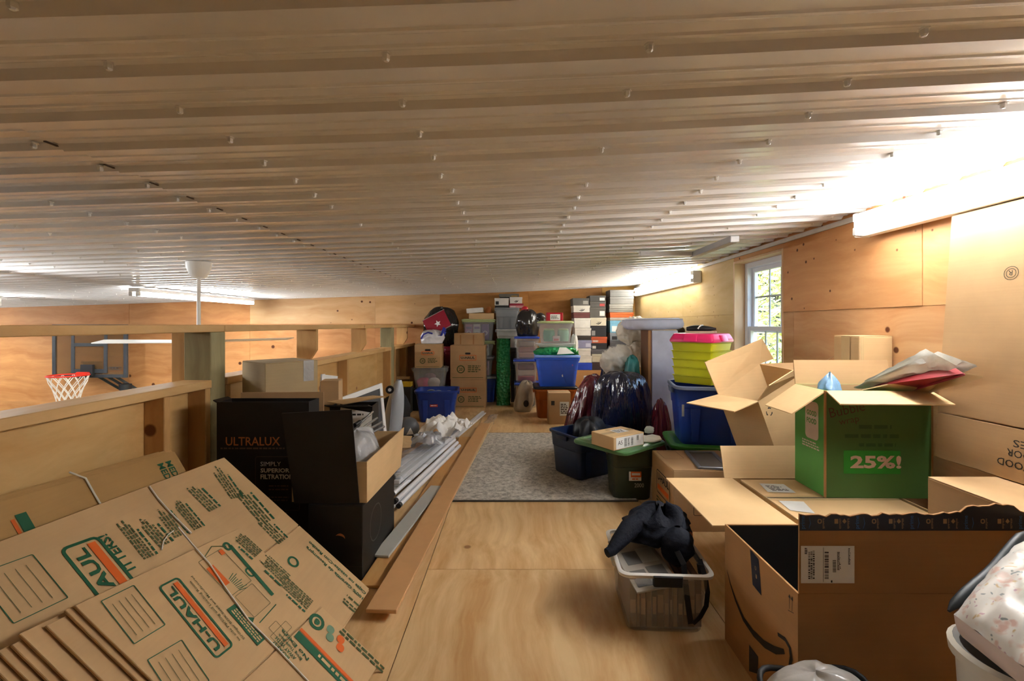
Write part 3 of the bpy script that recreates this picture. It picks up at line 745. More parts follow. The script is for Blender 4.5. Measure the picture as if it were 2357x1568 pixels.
while u < AW-.05:
    pr.text(M_sky, 'prime', u+.018, .597, .014, .036, rot=PI/2, bold=.01)
    pr.stroke(M_sky, [(u+.026, .598), (u+.030, .612), (u+.027, .628)], [.001, .002, .001], .0004)
    for q, (du, kk) in enumerate(((.055, 0), (.10, 1), (.122, 2))):
        cx, cz = u+du, .617
        if kk == 1: pr.rect(M_tan, cx-.005, cz-.006, cx+.005, cz+.007, .0004)
        elif kk == 0: pr.ring(M_tan, cx-.006, cz-.006, cx+.006, cz+.007, .006, .003, .0004)
        else: pr.poly(M_tan, [(cx-.006, cz), (cx, cz-.006), (cx+.006, cz), (cx, cz+.008)], .0004)
        pr.scribble(M_tan, cx+.008, .597, .006, .028, 9, k*3+q, .5)
    u += .147; k += 1
lx0, lx1, lz0, lz1 = .006, .151, .450, .551
pr.rect(M_white, lx0, lz0, lx1, lz1, .0006)
for i in range(3): pr.bars(M_ink, lx0+.020+.006*i, lz0+.012, .005, .078, 20+i, .001, vert=True)
pr.bars(M_ink, lx0+.064, lz0+.012, .011, .076, 31, .001, vert=True); pr.bars(M_ink, lx0+.086, lz0+.03, .009, .034, 33, .001, vert=True)
pr.scribble(M_ink, lx0+.098, lz0+.035, .010, .05, 14, 8, .6, .001); pr.scribble(M_ink, lx0+.128, lz0+.05, .006, .045, 12, 9, .6, .001); pr.scribble(M_ink, lx0+.010, lz0+.078, .008, .018, 4, 10, .9, .001)
pr.rect(M_ink, lx0+.060, lz0+.004, lx0+.061, lz1-.004, .001); pr.rect(M_ink, lx0+.081, lz0+.002, lx0+.085, lz0+.008, .001)
pr.build(am)
# left face: u runs from the back edge (0) to the front edge (AD)
pr = Print((-AW/2, AD/2, 0), (0,-1,0), (0,0,1))
def lf(px, py):
    Y = .765*FPX/(px-VX); return (1.663-Y, EYE-(py-VY)*Y/FPX)
pts = [lf(*p) for p in ((1674,1312), (1682,1345), (1694,1382), (1712,1425), (1735,1458), (1760,1483), (1785,1497), (1806,1500))]
pr.stroke(M_ink, pts, [.002, .007, .012, .017, .021, .022, .021, .012])
pts = [lf(*p) for p in ((1791,1460), (1808,1472), (1819,1492), (1822,1515), (1817,1545))]
pr.stroke(M_ink, pts, [.010, .012, .013, .013, .010])
pr.poly(M_navyink, [lf(1727,1264), lf(1733,1346), lf(1753,1371), lf(1747,1288)])
a, b = lf(1740, 1308); pr.ring(M_tan, a-.005, b-.006, a+.005, b+.006, .005, .0025, .0004); pr.rect(M_tan, a+.001, b-.03, a+.009, b-.018, .0004)
pr.poly(M_navyink, [lf(1725,1484), lf(1725,1545), lf(1745,1552), lf(1746,1512)])
for px in (1818, 1824):
    a, b = lf(px, 1370+ (px-1818)*.9); a2, b2 = lf(px, 1402+(px-1818)*.9); pr.line(M_ink, [(a, b), (a2, b2)], .0016); pr.poly(M_ink, [(a-.005, b-.008), (a+.005, b-.008), (a, b+.003)])
a, b = lf(1815, 1405); a2, b2 = lf(1828, 1412); pr.line(M_ink, [(a, b), (a2, b2)], .0016)
pr.build(am)

# --- second open carton behind it
bw_, bd_ = .62, .53
b2 = thing('cardboard_box', 'open tan carton behind the large torn one, wide flap folded out flat', 'box', (1.05+bw_/2, 1.695+bd_/2, 0))
open_box(MB(), bw_, bd_, .40).build('body', M_kraftl, b2)
flap_mb('L', bw_, bd_, .40, .315, 90).build('flap', M_kraftl, b2)
flap_mb('B', bw_+.06, bd_, .40, .17, 42, skew=-.03).build('flap', M_kraftl, b2)
ic = carton('closed inner carton with paper labels lying inside the open tan carton under the green box', 1.365, 1.965, .007, .56, .47, .393, mat=M_kraftl)
pr = Print(*top(.56, .47, .393)); M_paper = pm('#dcdcd8', .6)
pr.poly(M_paper, [(.04, .30), (.16, .29), (.17, .40), (.06, .41)], .001); pr.scribble(M_ink, .07, .31, .08, .07, 5, 3, .5, .0016)
pr.poly(M_paper, [(.02, .10), (.10, .07), (.13, .19), (.03, .20)], .001); pr.rect(M_ink, 0, .230, .56, .237, .0008); pr.build(ic, 'paper_label')

# --- green printed box
GW, GD, GH = .45, .225, .462
gr = thing('cardboard_box', 'green printed carton marked 25%! standing open on the tan carton', 'box', (1.566, 2.070, .402), math.radians(-1.5))
M_gbox = plain('green_board', '#4f9440', .5, var=.05, scale=5); M_gfront = plain('green_board_shaded', '#4a6e36', .45, var=.06, scale=5)  # shade is painted into the front panel's darker green
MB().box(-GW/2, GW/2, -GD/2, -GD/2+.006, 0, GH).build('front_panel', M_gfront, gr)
m = MB(); x, y, t_ = GW/2, GD/2, .006
m.box(-x, -x+t_, -y+t_, y-t_, 0, GH); m.box(x-t_, x, -y+t_, y-t_, 0, GH); m.box(-x, x, y-t_, y, 0, GH); m.box(-x+t_, x-t_, -y+t_, y-t_, 0, t_); m.build('body', M_gbox, gr)
for sx in (-1, 1): MB().box(sx*x-.005, sx*x+.002, -y-.002, -y+.006, 0, GH).build('board_edge', M_kraftd, gr)
MB().box(-x+t_, x-t_, y-t_-.002, y-t_, .1, GH).build('lining', M_kraft, gr)
for sd, L, an, tpv, *sk_ in (('F', .145, 103, -.002, -.033), ('L', .175, 125, 0), ('B', .115, 8, 0), ('R', .06, 25, .01)):
    flap_mb(sd, GW, GD, GH, L, an, taper=tpv, skew=sk_[0] if sk_ else 0).build('flap', M_kraftl if sd != 'B' else M_kraft, gr)
pr = Print(*front(GW, GD, GH)); M_brite = pm('#2f8a2c', .5); M_pinkish = pm('#c9a48e', .6); M_pen = pm('#5a3a2a', .7)
pr.rect(M_brite, .075, .105, .315, .205); pr.text(M_pinkish, '25%!', .103, .128, .056, .215, bold=.035, e=.0008)
pr.text(M_pen, 'Bubble', .02, .345, .042, .15, rot=.22, bold=-.008); pr.text(M_pen, 'wrap', .06, .305, .028, .085, rot=.2, bold=-.008)
M_gdark = pm('#355a2a', .5)
pr.scribble(M_gdark, .14, .29, .14, .03, 1, 5, .95, .0006); pr.scribble(M_gdark, .08, .25, .23, .03, 1, 6, .95, .0006); pr.scribble(M_gdark, .14, .215, .16, .025, 1, 7, .95, .0006); pr.build(gr)
pr = Print(*left(GW, GD, GH)); M_badge = pm('#c8b5a8', .6)
pr.poly(M_badge, [(p[0], p[1]) for p in rrect(.095, .17, .02, 0, 4, .13, .315)]); pr.text(M_brite, 'GOOD', .095, .335, .024, .070, bold=.02, e=.0008); pr.text(M_brite, 'FOOD', .095, .30, .024, .070, bold=.02, e=.0008)
pr.scribble(M_badge, .06, .185, .13, .035, 3, 4, .7); pr.build(gr)
# things sticking out of the green box
bl = bag('plastic_bag', 'crumpled light blue plastic bag inside the green box', 1.43, 2.07, .800, .050, .042, .125, plain('bag_sky', '#7fa6c8', .25, spec=.8, bump=.4, bscale=20), 4, tie=False, n=26, top=1.3, lump=.2)
pk = thing('carton_sheet', 'flat piece of brown cardboard leaning out of the green box under the mailers', 'cardboard', (0,0,0))
MB().quad(W(1985, 896, 2.04), W(2128, 906, 1.97), W(2262, 866, 1.655), W(2195, 852, 1.80), .006).build('sheet', M_kraftl, pk)
mr_ = thing('folder', 'maroon folder between the plastic mailers sticking out of the green box', 'folder', (0,0,0))
MB().quad(W(2000, 890, 2.05), W(2095, 898, 1.99), W(2222, 860, 1.66), W(2188, 838, 1.80), .010).build('cover', pm('#7d1c22', .5), mr_, bevel=.003)
def mailer(label, c, th, seed, mat):
    t_ = thing('plastic_mailer', label, 'mailer', (0,0,0), group='plastic mailers in the green box')
    a, b, c_, d = c
    n_ = (b-a).cross(d-a).normalized()
    if n_.z < 0: n_ = -n_
    def top_(u, v, s_): 
        p = a*(1-u)*(1-v)+b*u*(1-v)+c_*u*v+d*(1-u)*v
        return p+n_*(s_+.018*noise.noise(V((u*6+seed, v*9, seed)))*min(1, 6*min(u, 1-u, v, 1-v)+.3))
    m = MB(); m.grid(lambda u, v: top_(u, v, th), 16, 12); m.grid(lambda u, v: top_(u, v, 0), 16, 12)
    m.build('sleeve', mat, t_, smooth=60, fix=False)
M_mail = plain('mailer_film', '#d2d0c6', .22, var=.08, scale=20, spec=.8, bump=.5, bscale=18)
mailer('white plastic mailer on top, fanned out of the green box', [W(1965, 894, 2.07), W(2110, 899, 2.01), W(2250, 844, 1.67), W(2160, 812, 1.82)], .006, 1, M_mail)
mailer('upper white plastic mailer with a crumpled edge leaning out of the green box', [W(1990, 880, 2.09), W(2110, 876, 2.03), W(2205, 846, 1.69), W(2132, 806, 1.86)], .006, 2, M_mail)
gb = thing('bubble_wrap', 'strip of green bubble wrap peeking over the rim of the green box', 'bubble wrap', W(2085, 897, 2.02))
MB().grid(lambda u, v: (.05*(u-.5)*2.0, .05*(v-.5), .012*math.sin(u*3.1)+.006*noise.noise(V((u*14, v*8, 1)))), 16, 8).build('sheet', foil('bubble_green', '#3fae4a'), gb, smooth=60)

# --- tall folded carton against the window wall and the carton it stands on
lc = carton('low carton by the window wall, carrying the tall folded carton', 1.685, 1.25, 0, .33, .86, .588, mat=M_kraft, tape=False)
tf = thing('folded_carton', 'tall folded brown carton leaning on the window wall under the strip light, lettering upside down', 'folded carton', (0,0,0))
b0_, t0_ = V((1.770, 1.925, .592)), V((1.806, 1.885, 1.596)); mid = b0_+(t0_-b0_)*.19
dn = V((0, -1.10, 0)); nn = V((.028, 0, -.003))
MB().slab(b0_, dn, (mid-b0_)*.99, nn).build('lower_flap', M_kraft, tf, bevel=.002)
MB().slab(mid+V((0,0,.003)), dn, (t0_-mid), nn).build('panel', M_kraft, tf, bevel=.002)
up = (t0_-b0_).normalized()
pr = Print(b0_+up*.17+V((0,0,0)), (0,1,0), -up)           # upside-down print: origin on the fold, y runs down
pr.lift = 0
if pr.n.x > 0: pr.n = -pr.n; pr.o = b0_+up*.17+pr.n*.0012
for t_, uu, vv, w_ in (('WOOD', -.375, .098, .125), ('DOOR', -.385, .058, .105), ('LES', -.368, .022, .07)):
    pr.text(M_ink, t_, uu, vv, .026, w_, e=.0006, bold=.005)
pr.ring(M_ink, -.272, -.60, -.222, -.55, .025, .002); pr.ring(M_ink, -.264, -.592, -.230, -.558, .017, .002); pr.text(M_ink, 'R', -.252, -.585, .018, e=.0006)
pr.scribble(M_ink, -.36, -.43, .06, .045, 4, 3, .7)
pr.build(tf)
# --- thin tan carton behind
tc_ = carton('thin tan carton standing on end behind the green box', 1.782, 2.34, 0, .165, .18, 1.093, mat=M_kraftl, tape=False)
m = MB(); m.box(-.0864, -.0852, -.03, .03, .9, 1.09); m.box(-.075, -.06, -.0915, -.0902, .85, 1.09); m.build('tape', M_tape, tc_)

# --- tilted open carton by the window
A_, B_, C_ = W(1652, 908, 2.64), W(1745, 924, 2.46), W(1852, 856, 2.62); D_ = A_+C_-B_+V((-.015, .02, .02))
dv = V((.16, .05, -.385))
tl = thing('cardboard_box', 'tilted open carton below the window with all its flaps spread', 'box', (0,0,0))
m = MB(); T = .005
def wall_(m, a, b, inner): n_ = (b-a).cross(dv).normalized()*T; n_ = n_ if n_.dot(inner-a) > 0 else -n_; m.hexa([a, b, b+dv, a+dv, a+n_, b+n_, b+n_+dv, a+n_+dv])
ctr = (A_+B_+C_+D_)/4
for a, b in ((A_,B_), (B_,C_), (C_,D_), (D_,A_)): wall_(m, a, b, ctr)
m.quad(A_+dv, B_+dv, C_+dv, D_+dv, .005); m.build('body', M_kraftl, tl)
F1 = [A_, B_, W(1690, 947, 2.36), W(1580, 927, 2.52)]; F2 = [A_, D_, W(1779, 826, 2.80), W(1753, 780, 2.78), W(1621, 834, 2.56)]
F3 = [B_, W(1771, 888, 2.40), W(1838, 846, 2.55), C_]; F4 = [C_, D_, W(1893, 833, 2.62), W(1948, 806, 2.48)]
MB().quad(*F1, .005).build('flap', M_kraftl, tl)
n_ = (F2[1]-F2[0]).cross(F2[4]-F2[0]).normalized()*.005; MB().prism(F2, n_).build('flap', M_kraftl, tl)
MB().quad(*F3, .005).build('flap', M_kraftl, tl); MB().quad(*F4, .005).build('flap', M_kraft, tl)
x_ = (C_-B_).normalized(); pr = Print(B_+dv*.16+x_*.05, x_, -dv.normalized())
if pr.n.y > 0: pr.n = -pr.n; pr.o = B_+dv*.16+x_*.05+pr.n*.0012
for k_ in range(3):
    a0_ = k_*2.094+.5; pr.stroke(M_ink, [(.022*math.cos(a0_+q*.3), .022*math.sin(a0_+q*.3)-.02) for q in range(5)], [.006, .006, .006, .010, .001])
pr.build(tl, 'recycling_mark')

# --- moving carton with a metal frame on it
uh = carton('moving carton with an orange and black printed end, beyond the clear file tote', 1.09, 2.72, 0, .43, .40, .342, tape=False, mat=M_kraft)
pr = Print(*left(.43, .40, .342)); pr.ring(M_ink, .10, .12, .34, .26, .02, .006); pr.text(M_ink, 'U-HAUL', .12, .20, .045, .20, bold=.03); pr.rect(M_orange, .12, .145, .32, .175, .0006); pr.scribble(M_dgreen, .10, .04, .24, .06, 3, 2); pr.build(uh)
pr = Print(*front(.43, .40, .342)); pr.ring(M_ink, .11, .09, .34, .26, .01, .003); pr.ring(M_ink, .15, .12, .20, .17, .025, .004); pr.scribble(M_ink, .22, .12, .1, .08, 5, 3); pr.build(uh)
pr = Print(*top(.43, .40, .342)); pr.ring(M_ink, .02, .22, .14, .37, .004, .002); pr.scribble(M_ink, .16, .05, .1, .07, 3, 9, .8); pr.build(uh)
mf = thing('metal_grille', 'dull grey metal frame lying on top of the moving carton', 'frame', (1.06, 2.70, .3425), math.radians(-8))
m = MB(); m.box(-.02, .0, -.17, .17, 0, .014); m.box(.14, .16, -.17, .17, 0, .014); m.box(0, .14, -.17, -.15, 0, .014); m.box(0, .14, .15, .17, 0, .014); m.build('border', pm('#8d9096', .35, metal=.5), mf, bevel=.002)
MB().box(0, .14, -.15, .15, 0, .005).build('panel', pm('#6b6257', .5), mf)

# --- clear file tote with the black backpack
ft = tote('clear tote packed with upright brown files, standing on the floor in front', .565, 1.845, 0, .335, .36, .235, math.radians(-3), P_frost, None, .06, .03, ribs=0, rimmat=plain('rim_milky', '#d9d6cf', .35, var=.02, alpha=.9))
o = MB().loft([rrect(.105, .026, .006, .195, 2, 0, -.182), rrect(.105, .030, .006, .232, 2, 0, -.184)]).build('clip_handle', M_black, ft, smooth=40); o['label'] = 'black clip handle'
fl_ = random.Random(2); fx = -.13
grp = 'files in the clear tote'
k = 0; browns = ['#7a5638', '#8f6a48', '#6a4a30', '#a5805a', '#5d4432']
while fx < .12:
    w_ = fl_.uniform(.012, .026); f_ = thing('file_folder', ['first','second','third','fourth','fifth','sixth','seventh','eighth','ninth','tenth','eleventh','twelfth','thirteenth','fourteenth','fifteenth','sixteenth'][k]+' upright brown file in the clear tote, counted from the aisle side', 'file', (.565+fx+w_/2, 1.845, .012), math.radians(-3), grp)
    hh = fl_.uniform(.15, .185); MB().box(-w_/2+.001, w_/2-.001, -.135, .125, 0, hh).build('cover', pm(browns[k % 5], .7), f_, bevel=.001)
    m = MB(); m.box(-w_/2+.003, w_/2-.003, -.137, -.1351, hh*.3, hh*(.55+.2*fl_.random())); m.build('label_strip', pm('#b58a63', .7), f_)
    fx += w_+.001; k += 1
pb = thing('plastic_sleeve', 'clear plastic sleeve with grey squares lying on the files', 'sleeve', (.50, 1.79, .205), math.radians(10), rot=(math.radians(12), math.radians(-4), math.radians(10)))
MB().box(-.085, .085, -.13, .15, 0, .006).build('film', plain('sleeve_film', '#b9b1a6', .2, spec=.8, alpha=.75), pb)
m = MB(); m.box(-.07, -.01, -.11, -.03, .0062, .007); m.box(0, .07, -.10, -.02, .0062, .007); m.box(-.06, 0, .0, .07, .0062, .007); m.build('grey_square', pm('#5d5a57', .5), pb)
m = MB(); m.box(0, .07, .0, .08, .0062, .007); m.build('pale_square', pm('#a9a49c', .4), pb)
M_pack = plain('nylon_black', '#0e1320', .8, var=.15, scale=20, spec=.25, bump=.5, bscale=45); M_strap = pm('#0b0d12', .6)
bp_ = thing('backpack', 'black nylon backpack flopped over the clear file tote, straps hanging', 'backpack', (.58, 1.90, .232))
def packf(u, v):
    a = 2*PI*v; t = u
    rad = math.sin(PI*min(max(t, .02), .985))**.55
    x = .135*rad*math.cos(a); y = .125*rad*math.sin(a)
    d = V((math.cos(a)*1.5, math.sin(a)*1.5, t*2.4))+V((3.7, 1, 2))
    k = 1+.30*noise.noise(d)+.16*noise.noise(d*2.6)+.10*(.3-abs(noise.noise(d*5)))
    return (x*k+.02*t, y*k, .005+.155*t*(1+.25*noise.noise(d*1.3)))
MB().grid(packf, 30, 40, wrap=True).build('bag_body', M_pack, bp_, smooth=70)
def poc(u, v):
    a = 2*PI*v; r2 = math.sin(PI*min(max(u, .02), .98))**.6; d = V((math.cos(a), math.sin(a), u*2))
    k = 1+.3*noise.noise(d*1.6)
    return (.055+.065*r2*math.cos(a)*k, -.115+.05*r2*math.sin(a)*k, -.03+.155*u)
MB().grid(poc, 18, 24, wrap=True).build('front_pocket', M_pack, bp_, smooth=70)
m = MB(); m.tube([(-.06,-.02,.10), (-.12,-.05,.085), (-.17,-.09,.055), (-.205,-.12,.032), (-.225,-.13,.028)], [.045, .040, .030, .021, .018], 10); m.build('shoulder_strap', M_pack, bp_, smooth=60)
def ribbon(pts, w, nm):
    m = MB(); P = [V(p) for p in pts]
    for a, b in zip(P, P[1:]): m.bar(a, b+(b-a)*.04, w, .003, up=(0, 1, .25))
    m.build(nm, M_strap, bp_)
ribbon([(.035,-.13,.06), (.042,-.215,.03), (.046,-.222,-.03), (.052,-.224,-.09), (.060,-.224,-.15), (.066,-.222,-.185)], .020, 'hanging_strap')
ribbon([(.105,-.10,.05), (.112,-.19,.035), (.122,-.218,-.02), (.128,-.222,-.07), (.122,-.224,-.12), (.100,-.224,-.16), (.075,-.222,-.185)], .017, 'hanging_strap')
MB().loft([rrect(.022, .012, .004, -.012, 2, .113, -.200), rrect(.026, .012, .004, .02, 2, .111, -.196)]).build('buckle', M_black, bp_, smooth=40)
o = MB().box(.122, .13, -.075, -.06, .055, .078).build('orange_tag', pm('#b8551d', .5), bp_); o['label'] = 'small orange tag'

# --- zipped floral quilt bag, white bucket and white bag in the lower corner
M_flor = floral('floral_print'); M_pinkw = plain('vinyl_pale', '#cfbdb4', .4, spec=.5)
qa, qb, qc = W(2212, 1446, .98), W(2385, 1262, 1.10), W(2395, 1590, .80)
qd = qb+qc-qa; qn = (qb-qa).cross(qc-qa).normalized(); qn = qn if qn.z > 0 else -qn
ql = thing('quilt_bag', 'zipped clear bag of white floral quilt with dark piping, leaning at the carton front', 'quilt bag', (0,0,0))
def qf(s_, th):
    def fn(u, v):
        p = qa*(1-u)*(1-v)+qb*u*(1-v)+qd*u*v+qc*(1-u)*v
        puff = (16*u*(1-u)*v*(1-v))**.45
        return p+qn*s_*(.03+th*puff+.008*noise.noise(V((u*7, v*7, s_))))
    return fn
MB().grid(qf(1, .035), 24, 24).build('floral_face', M_flor, ql, smooth=70, fix=False)
MB().grid(qf(-1, .02), 20, 20).build('underside', M_pinkw, ql, smooth=70, fix=False)
m = MB()
for (p, q) in ((qa, qb), (qb, qd), (qd, qc), (qc, qa)):
    def fn(u, v, p=p, q=q): return p+(q-p)*u+qn*(.03-.06*v)+((p+q)/2-(qa+qd)/2).normalized()*.012*math.sin(PI*v)
    m.grid(fn, 12, 4)
m.build('side_gusset', M_pinkw, ql, smooth=70, fix=False)
def wav(p, q): return [p+(q-p)*t+qn*.033+V((0,0,.004*math.sin(t*9))) for t in [k/14 for k in range(15)]]
out = ((qa-qd)*.02)
m = MB(); m.tube([p+(qa-qc).normalized()*.010 for p in wav(qa-(qb-qa)*.01, qb)], [.003]+[.0095]*13+[.004], 8); m.build('piping', pm('#1c2328', .5), ql, smooth=60)
bk = thing('bucket', 'white plastic bucket with a grey inside, under the floral quilt bag', 'bucket', (1.10, .985, 0))
MB().lathe([(.085, 0), (.088, .005), (.108, .40), (.120, .405), (.122, .425), (.112, .432)], 32, cap1=False).build('shell', pm('#cfc8b8', .4), bk, smooth=40)
MB().lathe([(.112, .432), (.100, .425), (.098, .39), (.082, .01)], 32, cap0=False).build('inside', pm('#7d7b78', .5), bk, smooth=40)
wb = bag('plastic_bag', 'white plastic bag with black trim on the floor before the large carton', .735, 1.115, 0, .165, .088, .300, plain('bag_white', '#c9c7c3', .3, var=.05, spec=.7, bump=.5, bscale=22), 12, tie=False, lump=.06, folds=7, fold=.03)
m = MB(); m.tube([(.132*math.cos(a), .070*math.sin(a), .262+.012*math.sin(a*3)) for a in [k*2*PI/28 for k in range(28)]], .007, 8, closed=True); m.build('black_trim', pm('#15171a', .6), wb, smooth=60)

# ================================================================== MIDDLE RIGHT PILE
nt_ = tote('open navy tote on the rug with a black bag stuffed inside', .548, 3.528, .0155, .47, .36, .325, math.radians(32), P_navy, None, .05, .04)
o = Print((-.235*.9, -.36*.9/2+.008, 0), (1,0,0), (0,0,1), lift=.004); o.text(pm('#9aa3b8', .5), 'JUMBO', .27, .16, .028, .10, bold=.03); o.build(nt_, 'lettering')
bag('garbage_bag', 'dull black bag stuffed into the open navy tote', .57, 3.56, .05, .15, .12, .36, plain('bag_dull', '#15181f', .5, spec=.4, bump=.3, bscale=20), 21, tie=False, n=28)
gt = tote('dark green tote marked 2000 with a price sticker, under the loose green lid', .765, 3.075, 0, .30, .25, .345, math.radians(0), P_gtote, None, .06, .04, ribs=0)
pr = Print((-.15+.02, -.125+.008, 0), (1,0,0), (0,0,1), lift=.007); M_stk = pm('#d8d2c8', .5)
pr.rect(M_stk, .10, .135, .18, .195); pr.rect(M_orange, .112, .158, .18, .195, .0006); pr.scribble(M_stk, .118, .163, .055, .026, 1, 2, .9, .001); pr.scribble(M_orange, .12, .139, .05, .013, 1, 3, .7, .001); pr.text(pm('#b9b5aa', .5), '2000', .135, .092, .028, .062, bold=.01); pr.build(gt, 'sticker')
gl = thing('tote_lid', 'loose green tote lid turned askew on the dark green tote', 'lid', (.695, 3.06, .3475), math.radians(40))
lid_mb(.44, .42, .034, .05, .014).build('lid_shell', P_glid, gl, smooth=35)
m = MB(); m.loft([rrect(.12, .05, .015, .0345), rrect(.11, .04, .012, .040)]); o = m.build('moulded_grip', P_glid, gl, smooth=40); o.location = (-.10, .10, -.008)
pc = thing('parcel', 'small brown parcel with a barcode label on the loose green lid', 'parcel', (.655, 2.925, .379), math.radians(33))
MB().box(-.135, .135, -.10, .10, 0, .082).build('body', M_kraftl, pc, bevel=.003); m = MB(); m.box(-.1355, .1355, -.02, .02, .082, .0828); m.build('tape', M_tape, pc)
pr = Print(*front(.27, .20, .082)); pr.rect(M_white, .02, .006, .262, .076); pr.bars(M_ink, .09, .015, .022, .05, 4, vert=True); pr.bars(M_ink, .15, .015, .018, .05, 5, vert=True); pr.bars(M_ink, .20, .04, .018, .03, 6, vert=True); pr.text(M_ink, 'A5', .035, .03, .025); pr.scribble(M_ink, .12, .015, .02, .05, 6, 7, .8)
pr.build(pc, 'shipping_label')
pr = Print(*top(.27, .20, .082), lift=.002); pr.rect(M_paper, .10, .06, .20, .14, .001); pr.scribble(M_ink, .11, .07, .08, .06, 4, 2, .7, .0014); pr.scribble(M_ink, .09, .15, .04, .02, 2, 3); pr.build(pc, 'top_label')
wc = thing('foam_sheet', 'torn white foam sheet lying on the loose green lid beside the parcel', 'foam', (.885, 3.05, .383), math.radians(20))
MB().prism([(-.085,-.07,0), (-.02,-.10,0), (.06,-.07,0), (.10,.0,0), (.08,.06,0), (.02,.045,0), (-.01,.09,0), (-.07,.06,0)], (.0, .0, .012)).build('sheet', pm('#f0f0e4', .6), wc, bevel=.003)
bag('foam_scrap', 'small white foam scrap at the far corner of the loose green lid', .945, 3.22, .383, .035, .028, .045, pm('#d2d6c8', .6), 31, cat='foam', tie=False, n=14)

tote('green lidded tote on the floor carrying the big blue tote', 1.36, 3.26, 0, .52, .44, .325, math.radians(-10), pm('#38403a', .4), P_glid2, .05, .05)
bt = tote('big blue tote with a pale rim, under the stacked lime bins', 1.375, 3.25, .326, .50, .42, .405, math.radians(-10), P_blue, None, .06, .07, rimmat=plain('rim_pale_blue', '#8d9fc4', .3, var=.02))
m = MB(); m.box(-.215, -.20, -.205, -.2005, .20, .28); o = m.build('worn_patch', pm('#b9bcc0', .6), bt); o['label'] = 'scuffed pale patch'
lb_h = .30
for k in range(5):
    z = .735+k*.058
    t_ = thing('nested_bin', ('lime yellow bin at the bottom of the nested stack, deep in the blue tote', 'second lime yellow bin from the bottom of the nested stack', 'middle lime yellow bin of the nested stack', 'fourth lime yellow bin up, second below the pink lid', 'topmost lime yellow bin, directly under the pink lid')[k], 'bin', (1.335, 3.27, z), math.radians(41), 'nested lime bins')
    e = .004*k
    m = MB(); m.loft([rrect(.27+e, .27+e, .012, 0), rrect(.285+e, .285+e, .012, .048), rrect(.296+e, .296+e, .014, .052), rrect(.298+e, .298+e, .014, .0572), rrect(.285+e, .285+e, .012, .0575), rrect(.262+e, .262+e, .012, .004)]); m.build('shell', P_lime, t_, smooth=35)
pl_ = thing('bin_lid', 'bright pink lid with moulded clips on the stacked lime bins', 'lid', (1.335, 3.27, 1.026), math.radians(41))
MB().loft([rrect(.325, .325, .02, 0), rrect(.328, .328, .02, .012), rrect(.315, .315, .02, .03), rrect(.29, .29, .025, .058), rrect(.27, .27, .02, .062), rrect(.22, .22, .02, .060)]).build('shell', P_pink, pl_, smooth=35)
for a in (0, 1, 2, 3):
    o = MB().loft([rrect(.10, .018, .005, .008, 2, 0, -.166), rrect(.09, .016, .005, .05, 2, 0, -.150)]).build('clip', P_pink, pl_, smooth=40); o.rotation_euler = (0, 0, a*PI/2)
sh = thing('shoe', 'black shoe with a pale stripe on the pink lid', 'shoe', (1.345, 3.30, 1.088), math.radians(-25))
MB().grid(lambda u, v: ((u-.5)*.20, math.cos(2*PI*v)*.038*math.sin(PI*min(max(u, .03), .97))**.5, .03+.03*math.sin(2*PI*v)*(1.1-.5*u)*math.sin(PI*min(max(u, .03), .97))**.4), 16, 16, True).build('upper', M_black, sh, smooth=60)
m = MB(); m.loft([[(p[0], p[1], z) for p in rrect(.21, .075, .035, 0)] for z in (0, .014)]); m.build('sole', pm('#b9a58a', .6), sh, smooth=40)
m = MB(); m.tube([(-.02, -.036, .03), (.0, -.02, .055), (.01, .02, .055)], .006, 6); m.build('stripe', M_white, sh)

# garbage bags behind
bag('garbage_bag', 'shiny navy garbage bag with deep vertical folds behind the green lid', .915, 3.93, 0, .265, .17, .735, B_navy, 3, lump=.04, folds=18, fold=.06, n=70, tie=False, top=.42)
bag('garbage_bag', 'shiny maroon garbage bag slumped beside the navy one, beyond the rug', .55, 4.30, 0, .15, .15, .665, B_maroon, 5, lump=.12, folds=7, fold=.07, n=44, lean=(.19, 0), tie=False)
bag('garbage_bag', 'small maroon bag squeezed between the navy bag and the blue tote', 1.185, 3.72, 0, .075, .09, .53, B_maroon, 8, lump=.14, folds=5, fold=.08, n=26, tie=False)
bag('garbage_bag', 'matt black garbage bag under the cream comforters', 1.05, 4.68, 0, .22, .2, .80, B_black, 9, lump=.1, n=32, tie=False)
bag('garbage_bag', 'crumpled teal plastic bag pressed against the brown cabinet edge', 1.10, 4.31, .42, .075, .08, .42, plain('bag_teal', '#3f9a9c', .25, spec=.7, bump=.4, bscale=20), 10, lump=.15, folds=6, fold=.08, n=26, tie=False)
bag('clothes_bundle', 'bundle of dark grey clothes under the teal plastic bag', 1.03, 4.33, 0, .13, .11, .42, pm('#23262a', .9), 17, cat='clothes', tie=False, n=24)
# cabinet with mattress
cb = thing('cabinet', 'white panelled cabinet with a brown edge, standing on end under the foam mattress', 'cabinet', (1.352, 4.26, 0), math.radians(3))
MB().box(-.115, .13, -.10, .10, 0, 1.095).build('carcass', pm('#c9c5cf', .45), cb, bevel=.004)
MB().box(-.15, -.116, -.105, .10, 0, 1.095).build('side_board', pm('#6b3f22', .5), cb, bevel=.004)
m = MB(); m.box(-.152, -.128, -.112, -.1055, 0, 1.095); m.build('edge_strip', pm('#a8743f', .5), cb, bevel=.002)
fm = thing('foam_mattress', 'pale lavender foam mattress folded flat on top of the cabinet', 'mattress', (1.335, 4.50, 1.098))
m = MB(); L = []
for k, (e, z) in enumerate(((-.03, 0), (0, .02), (.008, .05), (0, .085), (-.03, .108))): L.append([(p[0], p[1], p[2]+.015*(p[0]+.2)) for p in rrect(.46+e*2, .66+e*2, .10, z)])
m.loft(L); m.build('foam', pm('#d3d2e2', .7), fm, smooth=50)
